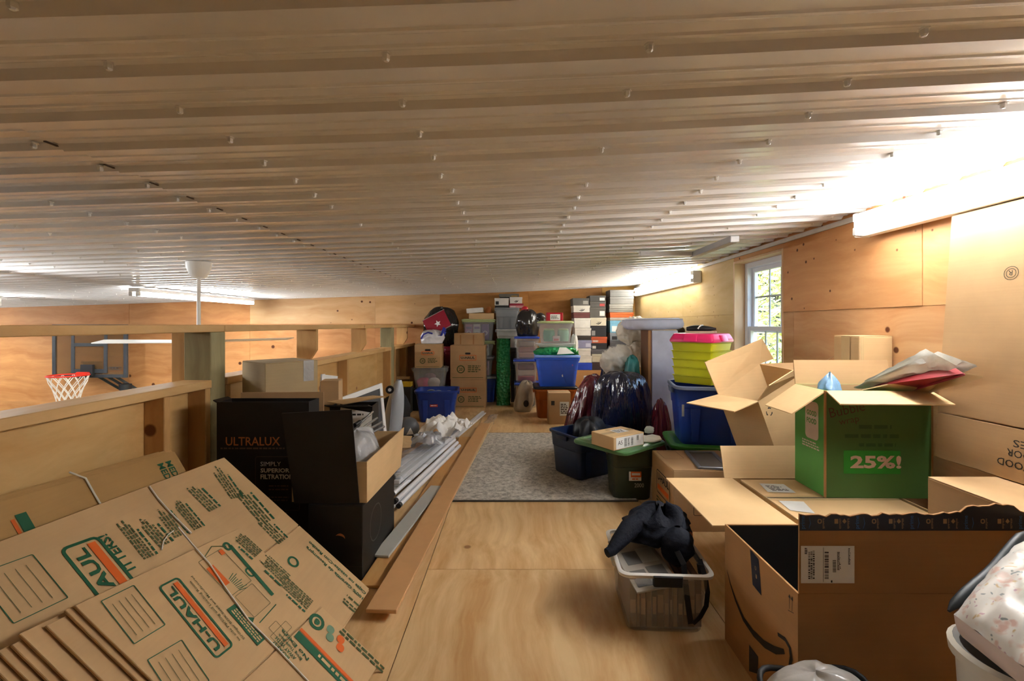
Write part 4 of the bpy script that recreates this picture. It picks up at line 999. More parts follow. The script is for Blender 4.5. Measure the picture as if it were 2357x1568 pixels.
m = MB(); m.tube([(p[0], p[1], .095+.015*(p[0]+.2)) for p in rrect(.45, .65, .1, 0)], .006, 6, closed=True); m.build('seam', pm('#bdbccb', .7), fm, smooth=50)
def roll(name, label, p, q, r, mat, seed, cat='bedding', plastic=None):
    t_ = thing(name, label, cat, (0,0,0)); p, q = V(p), V(q); d = (q-p); ax = d.normalized(); sd = ax.orthogonal().normalized(); up_ = ax.cross(sd)
    def fn(u, v):
        a = 2*PI*v; e = max(.02, math.sin(PI*min(max(u, .012), .988)))**.35; c_ = p+d*u; nz = noise.noise(V((math.cos(a)*1.5, math.sin(a)*1.5, u*5+seed)))
        sag = V((0, 0, -.05*math.sin(PI*u)*0)); return c_+(sd*math.cos(a)+up_*math.sin(a))*r*e*(1+.30*nz+.16*noise.noise(V((math.cos(a)*4, math.sin(a)*4, u*12+seed)))+.10*abs(noise.noise(V((math.cos(a)*8, math.sin(a)*8, u*20-seed)))))+sag
    MB().grid(fn, 44, 48, True).build('cover', mat, t_, smooth=70)
    if plastic:
        def f2(u, v): P = fn(u, v); C = p+d*u; return C+(V(P)-C)*1.10
        MB().grid(f2, 26, 28, True).build('plastic_cover', M_wrapthin, t_, smooth=70)
    return t_
M_wrapthin = plain('thin_film', '#eceef0', .16, var=.04, spec=.9, bump=.5, bscale=30, alpha=.18)
M_cream = plain('cotton_cream', '#efe6d6', .85, var=.08, scale=14, bump=.35, bscale=30)
roll('comforter', 'cream comforter rolled up below the foam mattress, top one', W(1420, 772, 4.78), W(1500, 752, 4.72), .135, M_cream, 1)
roll('comforter', 'sagging cream comforter in clear plastic curving down beside the shoe boxes', W(1388, 852, 4.45), W(1450, 806, 4.42), .125, M_cream, 2, plastic=True)
roll('comforter', 'cream comforter bulging against the brown cabinet edge', W(1432, 818, 4.66), W(1500, 815, 4.66), .12, M_cream, 4)
tw = thing('towel', 'rolled beige towel on the foam mattress end by the window wall', 'towel', (1.50, 3.98, 0))
tw.location = (1.69, 4.30, 0); MB().box(-.10, .12, -.16, .16, 0, 1.06).build('stacked_cloth', pm('#a08a6a', .9), tw, bevel=.02)
MB().grid(lambda u, v: (-.13+.26*u, .14*math.cos(2*PI*v)*.8, 1.09+.04*math.sin(2*PI*v)), 10, 14, True).build('rolled_top', pm('#c9b48e', .9), tw, smooth=60)

# ================================================================== BACK OF THE LOFT
def uprint(t_, w, d, h, seed=1, hand=True):
    pr = Print(*front(w, d, h)); 
    if hand: pr.poly(M_black, [(p[0], p[1]) for p in rrect(.075, .026, .012, 0, 3, w/2, h*.76)])
    pr.text(M_ink, 'U-HAUL', w*.30, h*.60, h*.075, w*.40, bold=.03); pr.ring(M_orange, w*.26, h*.555, w*.74, h*.715, .012, .007, .0004)
    cx, cz, R = w*.30, h*.30, h*.12; pr.ring(M_dgreen, cx-R, cz-R, cx+R, cz+R, R, R*.28); pr.text(M_dgreen, '20', cx-R*.45, cz-R*.4, R*.8, R*.9, bold=.03)
    pr.scribble(M_dgreen, w*.50, h*.2, w*.38, h*.22, 4, seed, .75); pr.rect(M_dgreen, w*.06, h*.05, w*.94, h*.065); pr.build(t_)
# blue bin with electronics
bb = tote('open royal blue recycling bin full of black gadgets, at the end of the low wall', -.945, 5.50, 0, .50, .40, .375, math.radians(4), P_blue, None, .09, .05, ribs=2, band=.7)
pr = Print((-.2, -.2+.034, 0), (1,0,0), (0,0,1), lift=.016); pr.rect(pm('#c6402c', .5), .13, .185, .22, .215); pr.scribble(M_white, .14, .192, .07, .015, 1, 2, .9, .0006); pr.build(bb, 'red_label')
for i, (x, r_, a, col, lab) in enumerate(((-1.02, .075, .5, '#4d5048', 'olive grey pot lid leaning in the blue recycling bin'), (-.93, .065, -.3, '#1b1c20', 'black headphone like disc in the blue recycling bin'), (-.80, .06, .9, '#2c3138', 'dark rounded plate standing at the back of the blue recycling bin'))):
    g = thing('gadget', lab, 'gadget', (x, 5.46, .29), 0, 'gadgets in the blue bin', rot=(math.radians(68), math.radians(-20+25*i), 0))
    MB().lathe([(.02, -.02), (r_*.9, -.018), (r_, 0), (r_*.9, .018), (r_*.4, .03)], 22).build('shell', pm(col, .4), g, smooth=40)
    m = MB(); m.tube([(r_*1.02*math.cos(k*.26), r_*1.02*math.sin(k*.26), 0) for k in range(25)], .007, 6); m.build('ring', pm('#7f858c', .35), g, smooth=50)
for i, (x, y, s_, lab) in enumerate(((-.99, 5.52, .17, 'black plastic case at the bottom of the blue recycling bin'), (-.86, 5.5, .13, 'small black plastic case at the bottom of the blue recycling bin'))):
    g = thing('gadget_case', lab, 'case', (x, y, .02), .2*i); MB().box(-s_*.35, s_*.35, -.08, .08, 0, .25).build('shell', M_black, g, bevel=.01); MB().box(-.02, .02, -.012, .012, .25, .262).build('latch', pm('#33363b', .4), g, bevel=.003)
bk1 = carton('black carton on the floor under the clear tote, behind the blue recycling bin', -1.16, 6.22, 0, .44, .34, .298, mat=pm('#1a1a1c', .6), tape=False)
ct = tote('clear lidless tote of pink and white clothes under the small moving carton', -1.16, 6.20, .30, .44, .34, .268, 0, P_frost, P_frost, .06, .04, ribs=0, rimmat=P_frost)
for i, (x, c, lab) in enumerate(((-1.24, '#c73a72', 'bright pink garment in the clear tote'), (-1.10, '#d9d3d0', 'white garment in the clear tote'), (-1.17, '#b08a94', 'dusty pink garment at the back of the clear tote'))):
    bag('garment', lab, x, 6.12+.09*(i == 2), .312, .085, .05, .12+.05*(i == 2), pm(c, .9), 40+i, cat='garment', tie=False, n=16)
sb = carton('small moving carton with green print on the clear tote of clothes', -1.175, 6.20, .572, .345, .33, .312, math.radians(3)); uprint(sb, .345, .33, .312, 3)
wbag = bag('shopping_bag', 'blue and white plastic bag lying on the small moving carton', -1.15, 6.30, .886, .17, .13, .185, plain('bag_white2', '#d9dbe2', .3, spec=.7, bump=.4, bscale=20), 14, tie=False, n=30, lump=.12)
M_bagblue = plain('bag_ultramarine', '#2f3fb0', .3, spec=.7)
MB().grid(lambda u, v: (.07+.10*u+.03*math.sin(v*7), -.09+.10*v, .06+.16*u*(1-.5*v)+.02*math.sin(u*9+v*5)), 14, 12).build('blue_side', M_bagblue, wbag, smooth=70)
m = MB(); m.tube([(-.14,-.10,.07), (-.10,-.125,.13), (-.04,-.12,.155), (.02,-.125,.14)], .012, 6); m.build('blue_stripe', M_bagblue, wbag, smooth=50)
bag('garbage_bag', 'big black garbage bag on the floor against the far wall, behind the small moving carton', -1.26, 6.84, 0, .19, .20, .82, B_black, 15, n=36, tie=False)
ub = bag('garbage_bag', 'black garbage bag on top of another, behind the red board with a white star', -1.09, 6.80, .83, .255, .19, .56, B_black, 16, n=40, tie=False, lump=.14)
rb = thing('board', 'square red board with a white star, propped on the black bag', 'board', (-1.06, 6.41, 1.06), 0, rot=(math.radians(-16), math.radians(-28), 0))
MB().box(-.17, .17, 0, .018, 0, .26).build('panel', pm('#8f1028', .45), rb, bevel=.003)
m = MB(); m.box(-.176, .176, -.002, .020, -.006, .0); m.box(-.176, .176, -.002, .020, .26, .266); m.build('edge', pm('#b9a9a0', .5), rb)
pr = Print((-.17, 0, 0), (1,0,0), (0,0,1)); st = []
for k in range(10): a = PI/2+k*PI/5; q = .052 if k % 2 == 0 else .022; st.append((.18+q*math.cos(a), .115+q*math.sin(a)))
c0 = (.18, .115)
for k in range(10): pr.poly(M_white, [c0, st[k], st[(k+1) % 10]], .001)
pr.build(rb, 'star')
tote('dark red tote half hidden between the small moving carton and the tall carton stack', -.94, 6.80, 0, .22, .24, .82, 0, pm('#6d1424', .4), pm('#8c1a30', .4), .03, .03)
# moving carton stack
s1 = carton('large moving carton on the floor, bottom of the stack near the aisle end', -.655, 6.42, 0, .485, .30, .388); uprint(s1, .485, .30, .388, 5, False)
s2 = carton('large moving carton with hand slot, in the middle of the stack near the aisle end', -.66, 6.42, .39, .485, .30, .472, flaps=None); uprint(s2, .485, .30, .472, 6)
s3 = carton('plain low carton on top of the moving carton stack', -.65, 6.43, .864, .40, .26, .165, math.radians(-2), tape=False, mat=M_kraft)
m = MB(); m.box(-.12, -.10, -.1312, -.1302, .01, .14); m.box(.06, .08, -.1312, -.1302, .01, .14); m.build('fold_crease', M_kraftd, s3)
# clear totes with pale green lids
grp = 'clear totes behind the carton stack'
tote('navy tote at the foot of the clear tote column behind the carton stack', -.52, 6.86, 0, .46, .36, .372, 0, P_blue, pm('#9aa0a6', .4), .05, .04)
M_pinkin = pm('#c58aa8', .8); M_purple = pm('#8d78a8', .7)
for i, (z, h, lab) in enumerate(((.374, .292, 'lower clear tote of the column behind the carton stack'), (.667, .232, 'middle clear tote with a pink sheet inside, behind the carton stack'), (.90, .325, 'top clear tote with a pale green lid and purple packets, behind the carton stack'))):
    tote(lab, -.572+.01*i, 6.86, z, .47, .36, h, 0, P_frost, P_lidg if i else pm('#b5b8ba', .4), .05, .04, ribs=0, group=grp, rimmat=P_lidg if i else P_frost)
    for q in range(3):
        g = thing('packet', ('white papers', 'purple packet', 'pink packet')[q]+' inside '+('the lower', 'the middle', 'the top')[i]+' clear tote', 'packet', (-.572-.12+.12*q, 6.72, z+.022))
        MB().box(-.055, .055, 0, .16, 0, h*.72).build('wrapper', (pm('#d7d3cf', .7), M_purple, M_pinkin)[(q+i) % 3], g, bevel=.006)
        pr = Print((-.055, 0, 0), (1,0,0), (0,0,1)); pr.ring(M_white, .02, h*.2, .09, h*.2+.07, .034, .012); pr.rect(M_purple, .015, h*.5, .095, h*.6); pr.build(g)
cc_ = carton('flat beige carton on the top clear tote behind the carton stack', -.51, 6.80, 1.227, .37, .26, .088, math.radians(3), mat=M_kraftl, tape=False)
wt = carton('white gift box tilted on the flat beige carton', -.60, 6.79, 1.322, .24, .16, .07, math.radians(-4), mat=pm('#dcd9d2', .5), tape=False)
wt.rotation_euler = (0, math.radians(-4), math.radians(-4))
gs = bag('gift_bag', 'small orange and green crumpled gift bag beside the white gift box', -.40, 6.79, 1.317, .05, .05, .10, pm('#a8642c', .6), 19, tie=False, n=14)
# grey tote column
tote('tall black tote at the bottom of the grey tote column', -.125, 6.88, 0, .30, .34, .80, 0, pm('#151619', .4), pm('#202226', .4), .03, .04)
tote('white tote turned up under the grey tote, above the green foil sheet', -.125, 6.87, .802, .34, .34, .275, 0, pm('#bfc2bf', .45), None, .07, .04, ribs=0, rimmat=pm('#d5d8d4', .4))
tote('grey tote with a pale edge below the white shoe boxes', -.13, 6.87, 1.078, .35, .34, .315, 0, P_grey, pm('#7d8184', .4), .02, .03, ribs=2)
def shoebox(label, x, z, w, h, col, y=6.80, d=.32, rz=0, mark=None, lidcol=None, group='shoe boxes'):
    t_ = thing('shoe_box', label, 'shoe box', (x, y+d/2, z), rz, group); mt = pm(col, .55)
    MB().box(-w/2+.003, w/2-.003, -d/2+.003, d/2-.003, 0, h-.03).build('body', mt, t_, bevel=.002)
    MB().box(-w/2, w/2, -d/2, d/2, h-.032, h-.001).build('lid', pm(lidcol or col, .55) if lidcol else mt, t_, bevel=.002)
    if mark:
        pr = Print((-w/2, -d/2+.0025, 0), (1,0,0), (0,0,1), lift=.0015); m_ = pm(mark[1], .6)
        if mark[0] == 'tag': pr.rect(m_, w*.62, h*.15, w*.93, h*.62)
        if mark[0] == 'tag2': pr.rect(m_, w*.08, h*.1, w*.3, h*.55)
        if mark[0] == 'swirl': pr.stroke(m_, [(w*.35, h*.28), (w*.5, h*.22), (w*.62, h*.32), (w*.68, h*.5)], [.006, .016, .014, .004]); pr.stroke(m_, [(w*.42, h*.42), (w*.52, h*.4), (w*.6, h*.48)], [.004, .01, .004])
        if mark[0] == 'bars': pr.bars(m_, w*.1, h*.15, w*.35, h*.3, 3)
        pr.build(t_, 'marking')
    return t_
shoebox('white shoe box with a small black mark, above the grey tote beside another', -.21, 1.435, .215, .11, '#d8d4cb', mark=('tag2', '#2a2a2a'))
shoebox('white shoe box with a dark swirl, above the grey tote beside its twin', .005, 1.465, .19, .095, '#dad6ce', mark=('swirl', '#333333'))
shoebox('black flat shoe box under the plain white one on the grey tote', -.21, 1.394, .20, .040, '#1d1d1f', mark=('tag', '#c8c4bc'))
shoebox('pink and red patterned shoe box on the grey tote corner', .01, 1.394, .215, .070, '#c98f8f', lidcol='#8d2434', mark=('bars', '#efe6e2'))
shoebox('flat grey shoe box with a yellow end, topmost near the far wall ceiling', -.10, 1.561, .30, .048, '#6f6a5f', mark=('tag', '#c9a13e'))
# green foil
gf = thing('gift_wrap_sheet', 'tall crinkled green foil bag standing before the black tote', 'gift wrap', (-.175, 6.55, 0))
def gff(u, v):
    a = 2*PI*v; c, s_ = math.cos(a), math.sin(a); e = abs(c)**.35*(1 if c > 0 else -1), abs(s_)**.35*(1 if s_ > 0 else -1)
    k = 1+.05*noise.noise(V((c*3, s_*3, u*9))); return (.105*e[0]*k*(1-.04*u), .10*e[1]*k, .945*u*(1+.01*noise.noise(V((c, s_, 2)))))
M_foilg = foil('foil_green', '#0f7a3c')
MB().grid(gff, 30, 36, True).build('wrapper', M_foilg, gf, smooth=60)
MB().box(-.095, .095, -.09, .09, .90, .925).build('folded_top', M_foilg, gf, bevel=.008)
# blue lidded totes
grp = 'blue lidded clear totes'
for i, (z, h, lab) in enumerate(((0, .335, 'bottom blue lidded tote of three, mostly behind the beige sack'), (.337, .322, 'middle blue lidded clear tote of three, red pattern inside'), (.661, .315, 'top blue lidded clear tote of three, under a black garbage bag'))):
    tote(lab, .155-.01*(i == 1), 6.42, z, .33, .34, h, 0, P_frost, P_lidb, .05, .035, ribs=0, group=grp)
    g = thing('clothes_bundle', ('dark', 'red and cream', 'tan and pink')[i]+' folded clothes inside the '+('bottom', 'middle', 'top')[i]+' blue lidded tote', 'clothes', (.155-.01*(i == 1), 6.41, z+.022))
    for q in range(3): MB().box(-.115, .115, -.12, .12, q*h*.25, (q+1)*h*.25-.002).build('folded_layer', pm((('#3a3440', '#54474d', '#2d2b33'), ('#a52030', '#c7a58f', '#7d1a26'), ('#c08f78', '#b57a6a', '#c9b4a5'))[i][q], .9), g, bevel=.015)
bag('garbage_bag', 'glossy black garbage bag on the top blue lidded tote', .165, 6.44, .978, .175, .15, .38, B_black, 22, n=40, tie=False, lump=.10, folds=8, fold=.05)
rd = bag('red_ribbon_bow', 'red ribbon bow sticking out above the black garbage bag on the blue lids', .13, 6.47, 1.335, .05, .03, .07, pm('#c0202c', .5), 23, cat='bow', tie=False, n=12)
sk = bag('sack', 'beige cloth sack with a dark knot on the floor near the blue lidded totes', .095, 6.04, 0, .138, .12, .40, plain('sackcloth', '#b3a48d', .8, var=.06, scale=16, bump=.3, bscale=30), 24, n=36, tie=False, lump=.10, folds=6, fold=.03, lean=(.06, 0))
MB().grid(lambda u, v: (.04+.035*math.sin(PI*u)*math.cos(2*PI*v), -.118-.015*math.cos(PI*u*.5), .12+.045*math.sin(PI*u)*math.sin(2*PI*v)+.0*u), 8, 14, True).build('dark_knot', pm('#3b342e', .9), sk, smooth=60)
# orange bin column with bright blue tote
ob = tote('rust orange tote with a black lid, under the bright blue tote', .49, 5.74, 0, .52, .42, .383, 0, pm('#a4561d', .45), pm('#17181a', .4), .06, .05)
bt2 = tote('bright blue tote on the rust orange one, beyond the maroon bag', .515, 5.74, .385, .535, .42, .382, math.radians(0), P_blue2, plain('lid_skyblue', '#7f9fe6', .35, var=.02), .07, .05, ribs=0, band=.55)
pr = Print((-.26, -.21+.01, 0), (1,0,0), (0,0,1), lift=.012); pr.text(pm('#c8322c', .5), '3', .43, .26, .02); pr.line(pm('#2547b0', .4), [(.36, .05), (.31, .17), (.30, .27)], .008); pr.poly(M_white, [(.31, .125), (.325, .135), (.318, .16), (.305, .15)]); pr.build(bt2, 'marking')
gfb = bag('gift_wrap_sheet', 'crumpled green foil spread over the bright blue lid', .50, 5.70, .769, .285, .15, .105, foil('foil_green_bright', '#25b06a'), 26, tie=False, n=30, lump=.08)
MB().grid(lambda u, v: (.16+.12*u, -.10+.08*v, .04+.06*math.sin(u*4+v*3)*.6+.02*noise.noise(V((u*9, v*9, 3)))), 14, 10).build('lime_corner', foil('foil_lime', '#6fd65a'), gfb, smooth=60)
ps = thing('paper_sheet', 'white paper sheet hanging over the green foil on the bright blue tote', 'paper', (0,0,0))
MB().quad(W(1282, 816, 5.50), W(1322, 814, 5.50), W(1303, 800, 5.55), W(1288, 800, 5.56), .002).build('sheet', M_white, ps)
tr_ = thing('tray', 'pile of flat white trays on the green foil, under the clear tote', 'tray', (.495, 5.78, .868))
for k in range(2): MB().loft([rrect(.40+.05*k, .30, .03, .0+.022*k), rrect(.44+.05*k, .33, .03, .02+.022*k), rrect(.42+.05*k, .31, .03, .0205+.022*k)]).build('tray_shell', pm('#d9d8d6', .4), tr_, smooth=40)
ct2 = tote('clear tote with a pale green lid and green round things inside, near the shoe boxes', .50, 5.79, .914, .42, .34, .272, 0, P_frost, P_lidg, .05, .04, ribs=0)
for i, (dx, c, lab) in enumerate(((-.08, '#4f9a72', 'green round tub inside the clear tote near the shoe boxes'), (.10, '#7cb08c', 'mint round tub inside the clear tote near the shoe boxes'))):
    g = thing('tub', lab, 'tub', (.50+dx, 5.74, .938)); MB().lathe([(.06, 0), (.07, .02), (.072, .12), (.06, .14)], 20).build('body', pm(c, .5), g, smooth=40); MB().lathe([(.064, .14), (.066, .155), (.05, .16)], 20).build('lid', pm('#b4d28c', .4), g, smooth=40)
g = thing('craft_packet', 'red and white craft packet between the tubs in the clear tote', 'packet', (.505, 5.665, .938)); MB().box(-.045, .045, 0, .03, 0, .07).build('wrapper', pm('#c9b8b2', .7), g, bevel=.004); MB().box(-.03, .03, -.002, 0, .01, .035).build('print_block', pm('#b5323c', .6), g)
rx = carton('red box with a white label on the pale green lid near the shoe boxes', .49, 5.78, 1.188, .205, .16, .112, 0, mat=pm('#b81d2c', .5), tape=False)
pr = Print(*front(.205, .16, .112)); pr.rect(M_white, .045, .015, .17, .09); pr.scribble(M_ink, .055, .03, .10, .045, 4, 3, .7, .0008); pr.build(rx, 'label')
bg3 = bag('garbage_bag', 'small black plastic bag slumped behind the red box', .33, 6.02, 1.19, .07, .06, .11, B_black, 29, n=16, tie=False)
wb_ = bag('plastic_bag', 'crumpled white bag beside the clear tote, toward the shoe boxes', .745, 5.80, .77, .05, .09, .25, pm('#cfccc6', .5), 30, n=22, tie=False)
cf = carton('brown carton with a white label, before the rust orange tote', .505, 5.34, 0, .255, .22, .362, 0, mat=M_kraft)
pr = Print(*front(.255, .22, .362)); pr.rect(M_white, .13, .10, .235, .26); pr.scribble(M_ink, .14, .12, .085, .12, 6, 3, .7, .0008); pr.rect(M_ink, .03, .22, .07, .27); pr.build(cf, 'label')
wp = carton('white carton between the bright blue tote and the comforters', .905, 5.30, .40, .17, .16, .145, math.radians(20), mat=pm('#d3d1cb', .5), tape=False)
wp2 = carton('tan carton on the floor under the small white carton', .90, 5.32, 0, .22, .22, .398, math.radians(10), mat=M_kraft)
# shoe box columns
bc = carton('brown carton on the floor under the shoe box columns', 1.29, 6.88, 0, .86, .34, .474, mat=M_kraftd)
def col_px(y): return EYE-(y-VY)*6.72/FPX
def sx(px): return (px-VX)*6.72/FPX
def stack(x0, x1, items, where):
    for (ya, yb, col, mark, lab, dx) in items:
        w_ = (x1-x0)*6.72/FPX
        shoebox(lab, sx((x0+x1)/2)+dx, col_px(yb), w_, (yb-ya)*6.72/FPX-.002, col, y=6.72, mark=mark)
stack(1320, 1358, [(686,703,'#5c5a55',('tag','#9d9a92'),'dark grey shoe box, topmost of the first column',-.01), (703,719,'#d9d5ca',('swirl','#4a4a48'),'cream shoe box second from the top of the first column',0), (719,732,'#6a3a38',None,'maroon shoe box third from the top of the first column',0), (732,755,'#dcd9d0',None,'white tall shoe box under the maroon one, first column',.01),
  (755,773,'#d6d2c8',None,'white shoe box above the dark brown one, first column',.02), (773,783,'#3c332c',None,'thin dark brown shoe box of the first column',.025), (783,802,'#8a8aa6',('tag','#b9b9cc'),'lavender grey shoe box of the first column',.03), (802,819,'#d2cec4',None,'white shoe box under the lavender one',.015), (819,835,'#cfcabd',None,'white shoe box above the blue one at the foot of the first column',.03), (835,852,'#2346b8',None,'bright blue shoe box at the foot of the first column',.035)], 'first')
stack(1359, 1396, [(680,694,'#4a4945',('tag','#d2cfc6'),'dark shoe box with a white tag, topmost of the second column',-.01), (694,707,'#55524c',('tag','#a8413c'),'dark shoe box with a red tag in the second column',-.01), (707,731,'#5a5750',('tag','#cfccc4'),'grey tall shoe box with a white tag in the second column',-.01), (731,750,'#c9c2ab',('swirl','#34342f'),'beige shoe box with a dark swirl in the second column',0),
  (750,775,'#26272a',('tag2','#8d8d8a'),'black tall shoe box in the second column',0), (775,790,'#b5512a',('bars','#dcd8d0'),'orange and white shoe box in the second column',.01), (790,804,'#2c2a2c',('tag2','#c9c5bc'),'black shoe box under the orange one in the second column',.01), (804,815,'#57555a',None,'grey thin shoe box in the second column',.01), (815,834,'#b9b39e',None,'beige shoe box low in the second column',.02), (834,852,'#3a2a2c',None,'dark brown shoe box at the foot of the second column',.02)], 'second')
stack(1404, 1459, [(667,683,'#6f6e69',None,'grey wide shoe box, topmost of the third column',.0), (683,700,'#75736d',None,'grey wide shoe box second from the top of the third column',0), (700,710,'#8b887f',None,'pale grey shoe box in the third column',-.01), (710,719,'#7d7a70',None,'thin grey shoe box above the orange one in the third column',-.01), (719,731,'#c25c22',None,'orange shoe box of the third column',0), (731,738,'#a2988a',None,'thin taupe shoe box under the orange one in the third column',0),
  (738,766,'#6ea5be',('tag2','#d5d9d8'),'light blue tall shoe box of the third column',0), (766,784,'#7f868c',('tag2','#26282c'),'grey blue shoe box under the light blue one',.0), (784,806,'#4a4c52',None,'charcoal shoe box low in the third column',0), (806,830,'#8e8a82',None,'grey shoe box above the last of the third column',0), (830,852,'#55504a',None,'taupe shoe box at the foot of the third column',0)], 'third')

# ================================================================== LEFT SIDE
# bundles of flattened moving cartons, leaning down from the low wall
def frame_from(P0, u, v):
    u = V(u).normalized(); v = V(v).normalized(); n = u.cross(v).normalized()
    if n.z < 0: n = -n
    return V(P0), u, v, n
def bundle(label, P0, u, v, L, Wd, n, th, offs, mat=M_kraft, seed=1, group='bundles of flattened cartons', fold=None):
    """sheets stacked below the top one; offs gives how far each lower sheet peeks out along v and u"""
    O, U, Vv, N = frame_from(P0, u, v)
    t_ = thing('flattened_cartons', label, 'flattened cartons', (0,0,0), group=group)
    for k in range(n):
        dv_, du_ = offs(k)
        o = O-N*(th*k)+Vv*dv_+U*du_
        sk = (k % 3-1)*.0015
        if fold and k == 0:
            f_ = fold; g = .0022
            MB().slab(o-N*(th*.72), U*(f_-g), Vv*Wd, N*(th*.72)).build('sheet', mat, t_, bevel=.0012)
            MB().slab(o+U*(f_+g)-N*(th*.72), U*(L-f_-g), Vv*Wd, N*(th*.72)).build('sheet', mat, t_, bevel=.0012)
        else:
            MB().slab(o-N*(th*.72)+U*sk, U*L, Vv*Wd, N*(th*.72)).build('sheet', mat, t_, bevel=.0012)
    return t_, O, U, Vv, N
M_kraftS = kraft('kraft_sheet', '#c6a477', .04)
def logo(pr, u, v, w, h, rot_sign, part=None, words='U-HAUL'):
    """rounded sign: ring, bar and letters. The lettering reads along -u here, so it is turned half round."""
    pr.ring(M_green, u, v, u+w, v+h, h*.20, h*.085)
    if rot_sign > 0:
        pr.rect(M_orange, u+w*.05, v+h*.62, u+w*.95, v+h*.83, .0003); pr.text(M_green, words, u+w*.07, v+h*.20, h*.33, w*.86, bold=.03)
    else:
        pr.rect(M_orange, u+w*.05, v+h*.17, u+w*.95, v+h*.38, .0003); pr.text(M_green, words, u+w*.93, v+h*.80, h*.33, w*.86, rot=PI, bold=.03)
def addressbox(pr, u, v, w, h):
    pr.ring(M_green, u, v, u+w, v+h, .004, .0022)
    for k in range(4): pr.line(M_dgreen, [(u+w*.12, v+h*(.2+.19*k)), (u+w*.85, v+h*(.2+.19*k))], .0012)

# top bundle: text runs down the slope (u), upside down for the viewer
c3 = -.296
def onplane(px, py, c):
    n_ = V((.67, 0, .742)); d = V(((px-VX)/FPX, 1, -(py-VY)/FPX)); e = V((0,0,EYE)); return e+d*((c-n_.dot(e))/n_.dot(d))
TR, TL, RR_ = onplane(550, 1216, c3), onplane(172, 1394, c3), onplane(740, 1396, c3)
u3 = (RR_-TR); w3 = (TL-TR)
L3 = .66; 
def offs3(k): return ((0, .012, .05, .085, .10, .115, .13, .15, .175)[k], (0, -.004, .004, -.006, .003, -.003, .004, 0, 0)[k])
b3, O, U, Vv, N = bundle('bundle of flattened moving cartons fanned out at one side, nearest to the aisle', TR, u3, w3, L3, w3.length, 9, .0095, offs3, M_kraftS, fold=u3.length)
D3 = w3.length
def pix3(px, py):                                          # where a pixel falls on the sheet, in its own u, v
    p = onplane(px, py, c3)-O; return p.dot(U), p.dot(Vv)
# axes for print: x = -U turned so letters read upside down as in the photograph
pr = Print(O, U, Vv, lift=.0014)
if pr.n.dot(N) < 0: pr.n = -pr.n; pr.o = O+N*.0014
flip = U.cross(Vv).dot(N) < 0
def quadprint(pr, mat, pts, e=0): pr.poly(mat, [pix(*p) for p in pts], e)
class Skew:                                                # a print frame laid along two pixel-traced edges of the sheet
    def __init__(s, o, x, y, n, lift=.0014): s.P = Print(o, x, y); s.P.n = n; s.P.o = V(o)+n*lift; s.P.y = V(y).normalized()
def sheet_print(fn, c, n_, a, b, d, lift=.0015):
    """frame whose x runs from pixel a to pixel b and y towards pixel d, on the plane"""
    A, B, D = (onplane(*q, c) for q in (a, b, d)); x = B-A; y = D-A; y = y-x.normalized()*y.dot(x.normalized())
    p = Print(A, x, y); p.n = n_; p.o = A+n_*lift; return p, x.length, y.length
# sign: letters start at lower end (490,1520) and run up the slope to (365,1350)
p_, lx, ly = sheet_print(None, c3, N, (497, 1520), (362, 1352), (540, 1488))
logo(p_, 0, 0, lx, ly, 1); p_.build(b3, 'sign_print')
for a, b, d in (((308, 1485), (230, 1385), (382, 1440)), ((405, 1625), (337, 1520), (487, 1575))):
    p_, lx, ly = sheet_print(None, c3, N, a, b, d); addressbox(p_, 0, 0, lx, ly); p_.build(b3, 'address_print')
p_, lx, ly = sheet_print(None, c3, N, (553, 1480), (430, 1333), (566, 1471)); p_.text(M_dgreen, 'Stronger BOX Sized and Manufactured', 0, ly*.55, ly*.42, lx, bold=.01); p_.text(M_dgreen, 'to aide Packing and Loading Room', lx*.02, -ly*.1, ly*.42, lx*.93, bold=.01); p_.build(b3, 'lettering')
p_, lx, ly = sheet_print(None, c3, N, (592, 1488), (521, 1404), (610, 1473)); p_.poly(M_green, [(0,0), (lx,0), (lx,ly), (lx*.62,ly), (lx*.5,ly*1.6), (lx*.42,ly), (0,ly)]); p_.scribble(M_kraftS, lx*.05, ly*.15, lx*.9, ly*.7, 3, 5, .85, .0006); p_.build(b3, 'caption_print')
p_, lx, ly = sheet_print(None, c3, N, (530, 1375), (455, 1295), (585, 1335))      # drawing of a hand truck and boxes
p_.rect(M_orange, lx*.25, ly*.05, lx*.78, ly*.30); p_.ring(M_dgreen, 0, 0, lx, ly*.9, .004, .0016); p_.line(M_green, [(-lx*.55, ly*1.1), (lx*.95, ly*1.22)], .013); p_.ring(M_green, lx*.05, ly*.95, lx*.30, ly*1.2, .012, .006); p_.ring(M_green, lx*.85, ly*1.0, lx*1.08, ly*1.25, .012, .008); p_.ring(M_dgreen, -lx*.65, ly*.1, -lx*.05, ly*.85, .004, .0014); p_.line(M_green, [(-lx*.75, ly*.95), (-lx*.8, ly*.1)], .003)
p_.line(M_dgreen, [(lx*1.0, ly*.2), (lx*1.15, ly*.7), (lx*.98, ly*1.1)], .003); p_.rect(M_orange, lx*.85, ly*.75, lx*.98, ly*.9, .0004)
for k in range(9): p_.line(M_green, [(lx*(.0+.04*k), ly*.35), (lx*(-.06+.055*k), ly*(.62+.06*math.sin(k*2)))], .0022)
p_.ring(M_dgreen, -lx*1.5, ly*.2, -lx*1.0, ly*.55, .003, .0013); p_.ring(M_dgreen, -lx*1.35, ly*.05, -lx*1.15, ly*.8, .003, .0013); p_.build(b3, 'drawing_print')
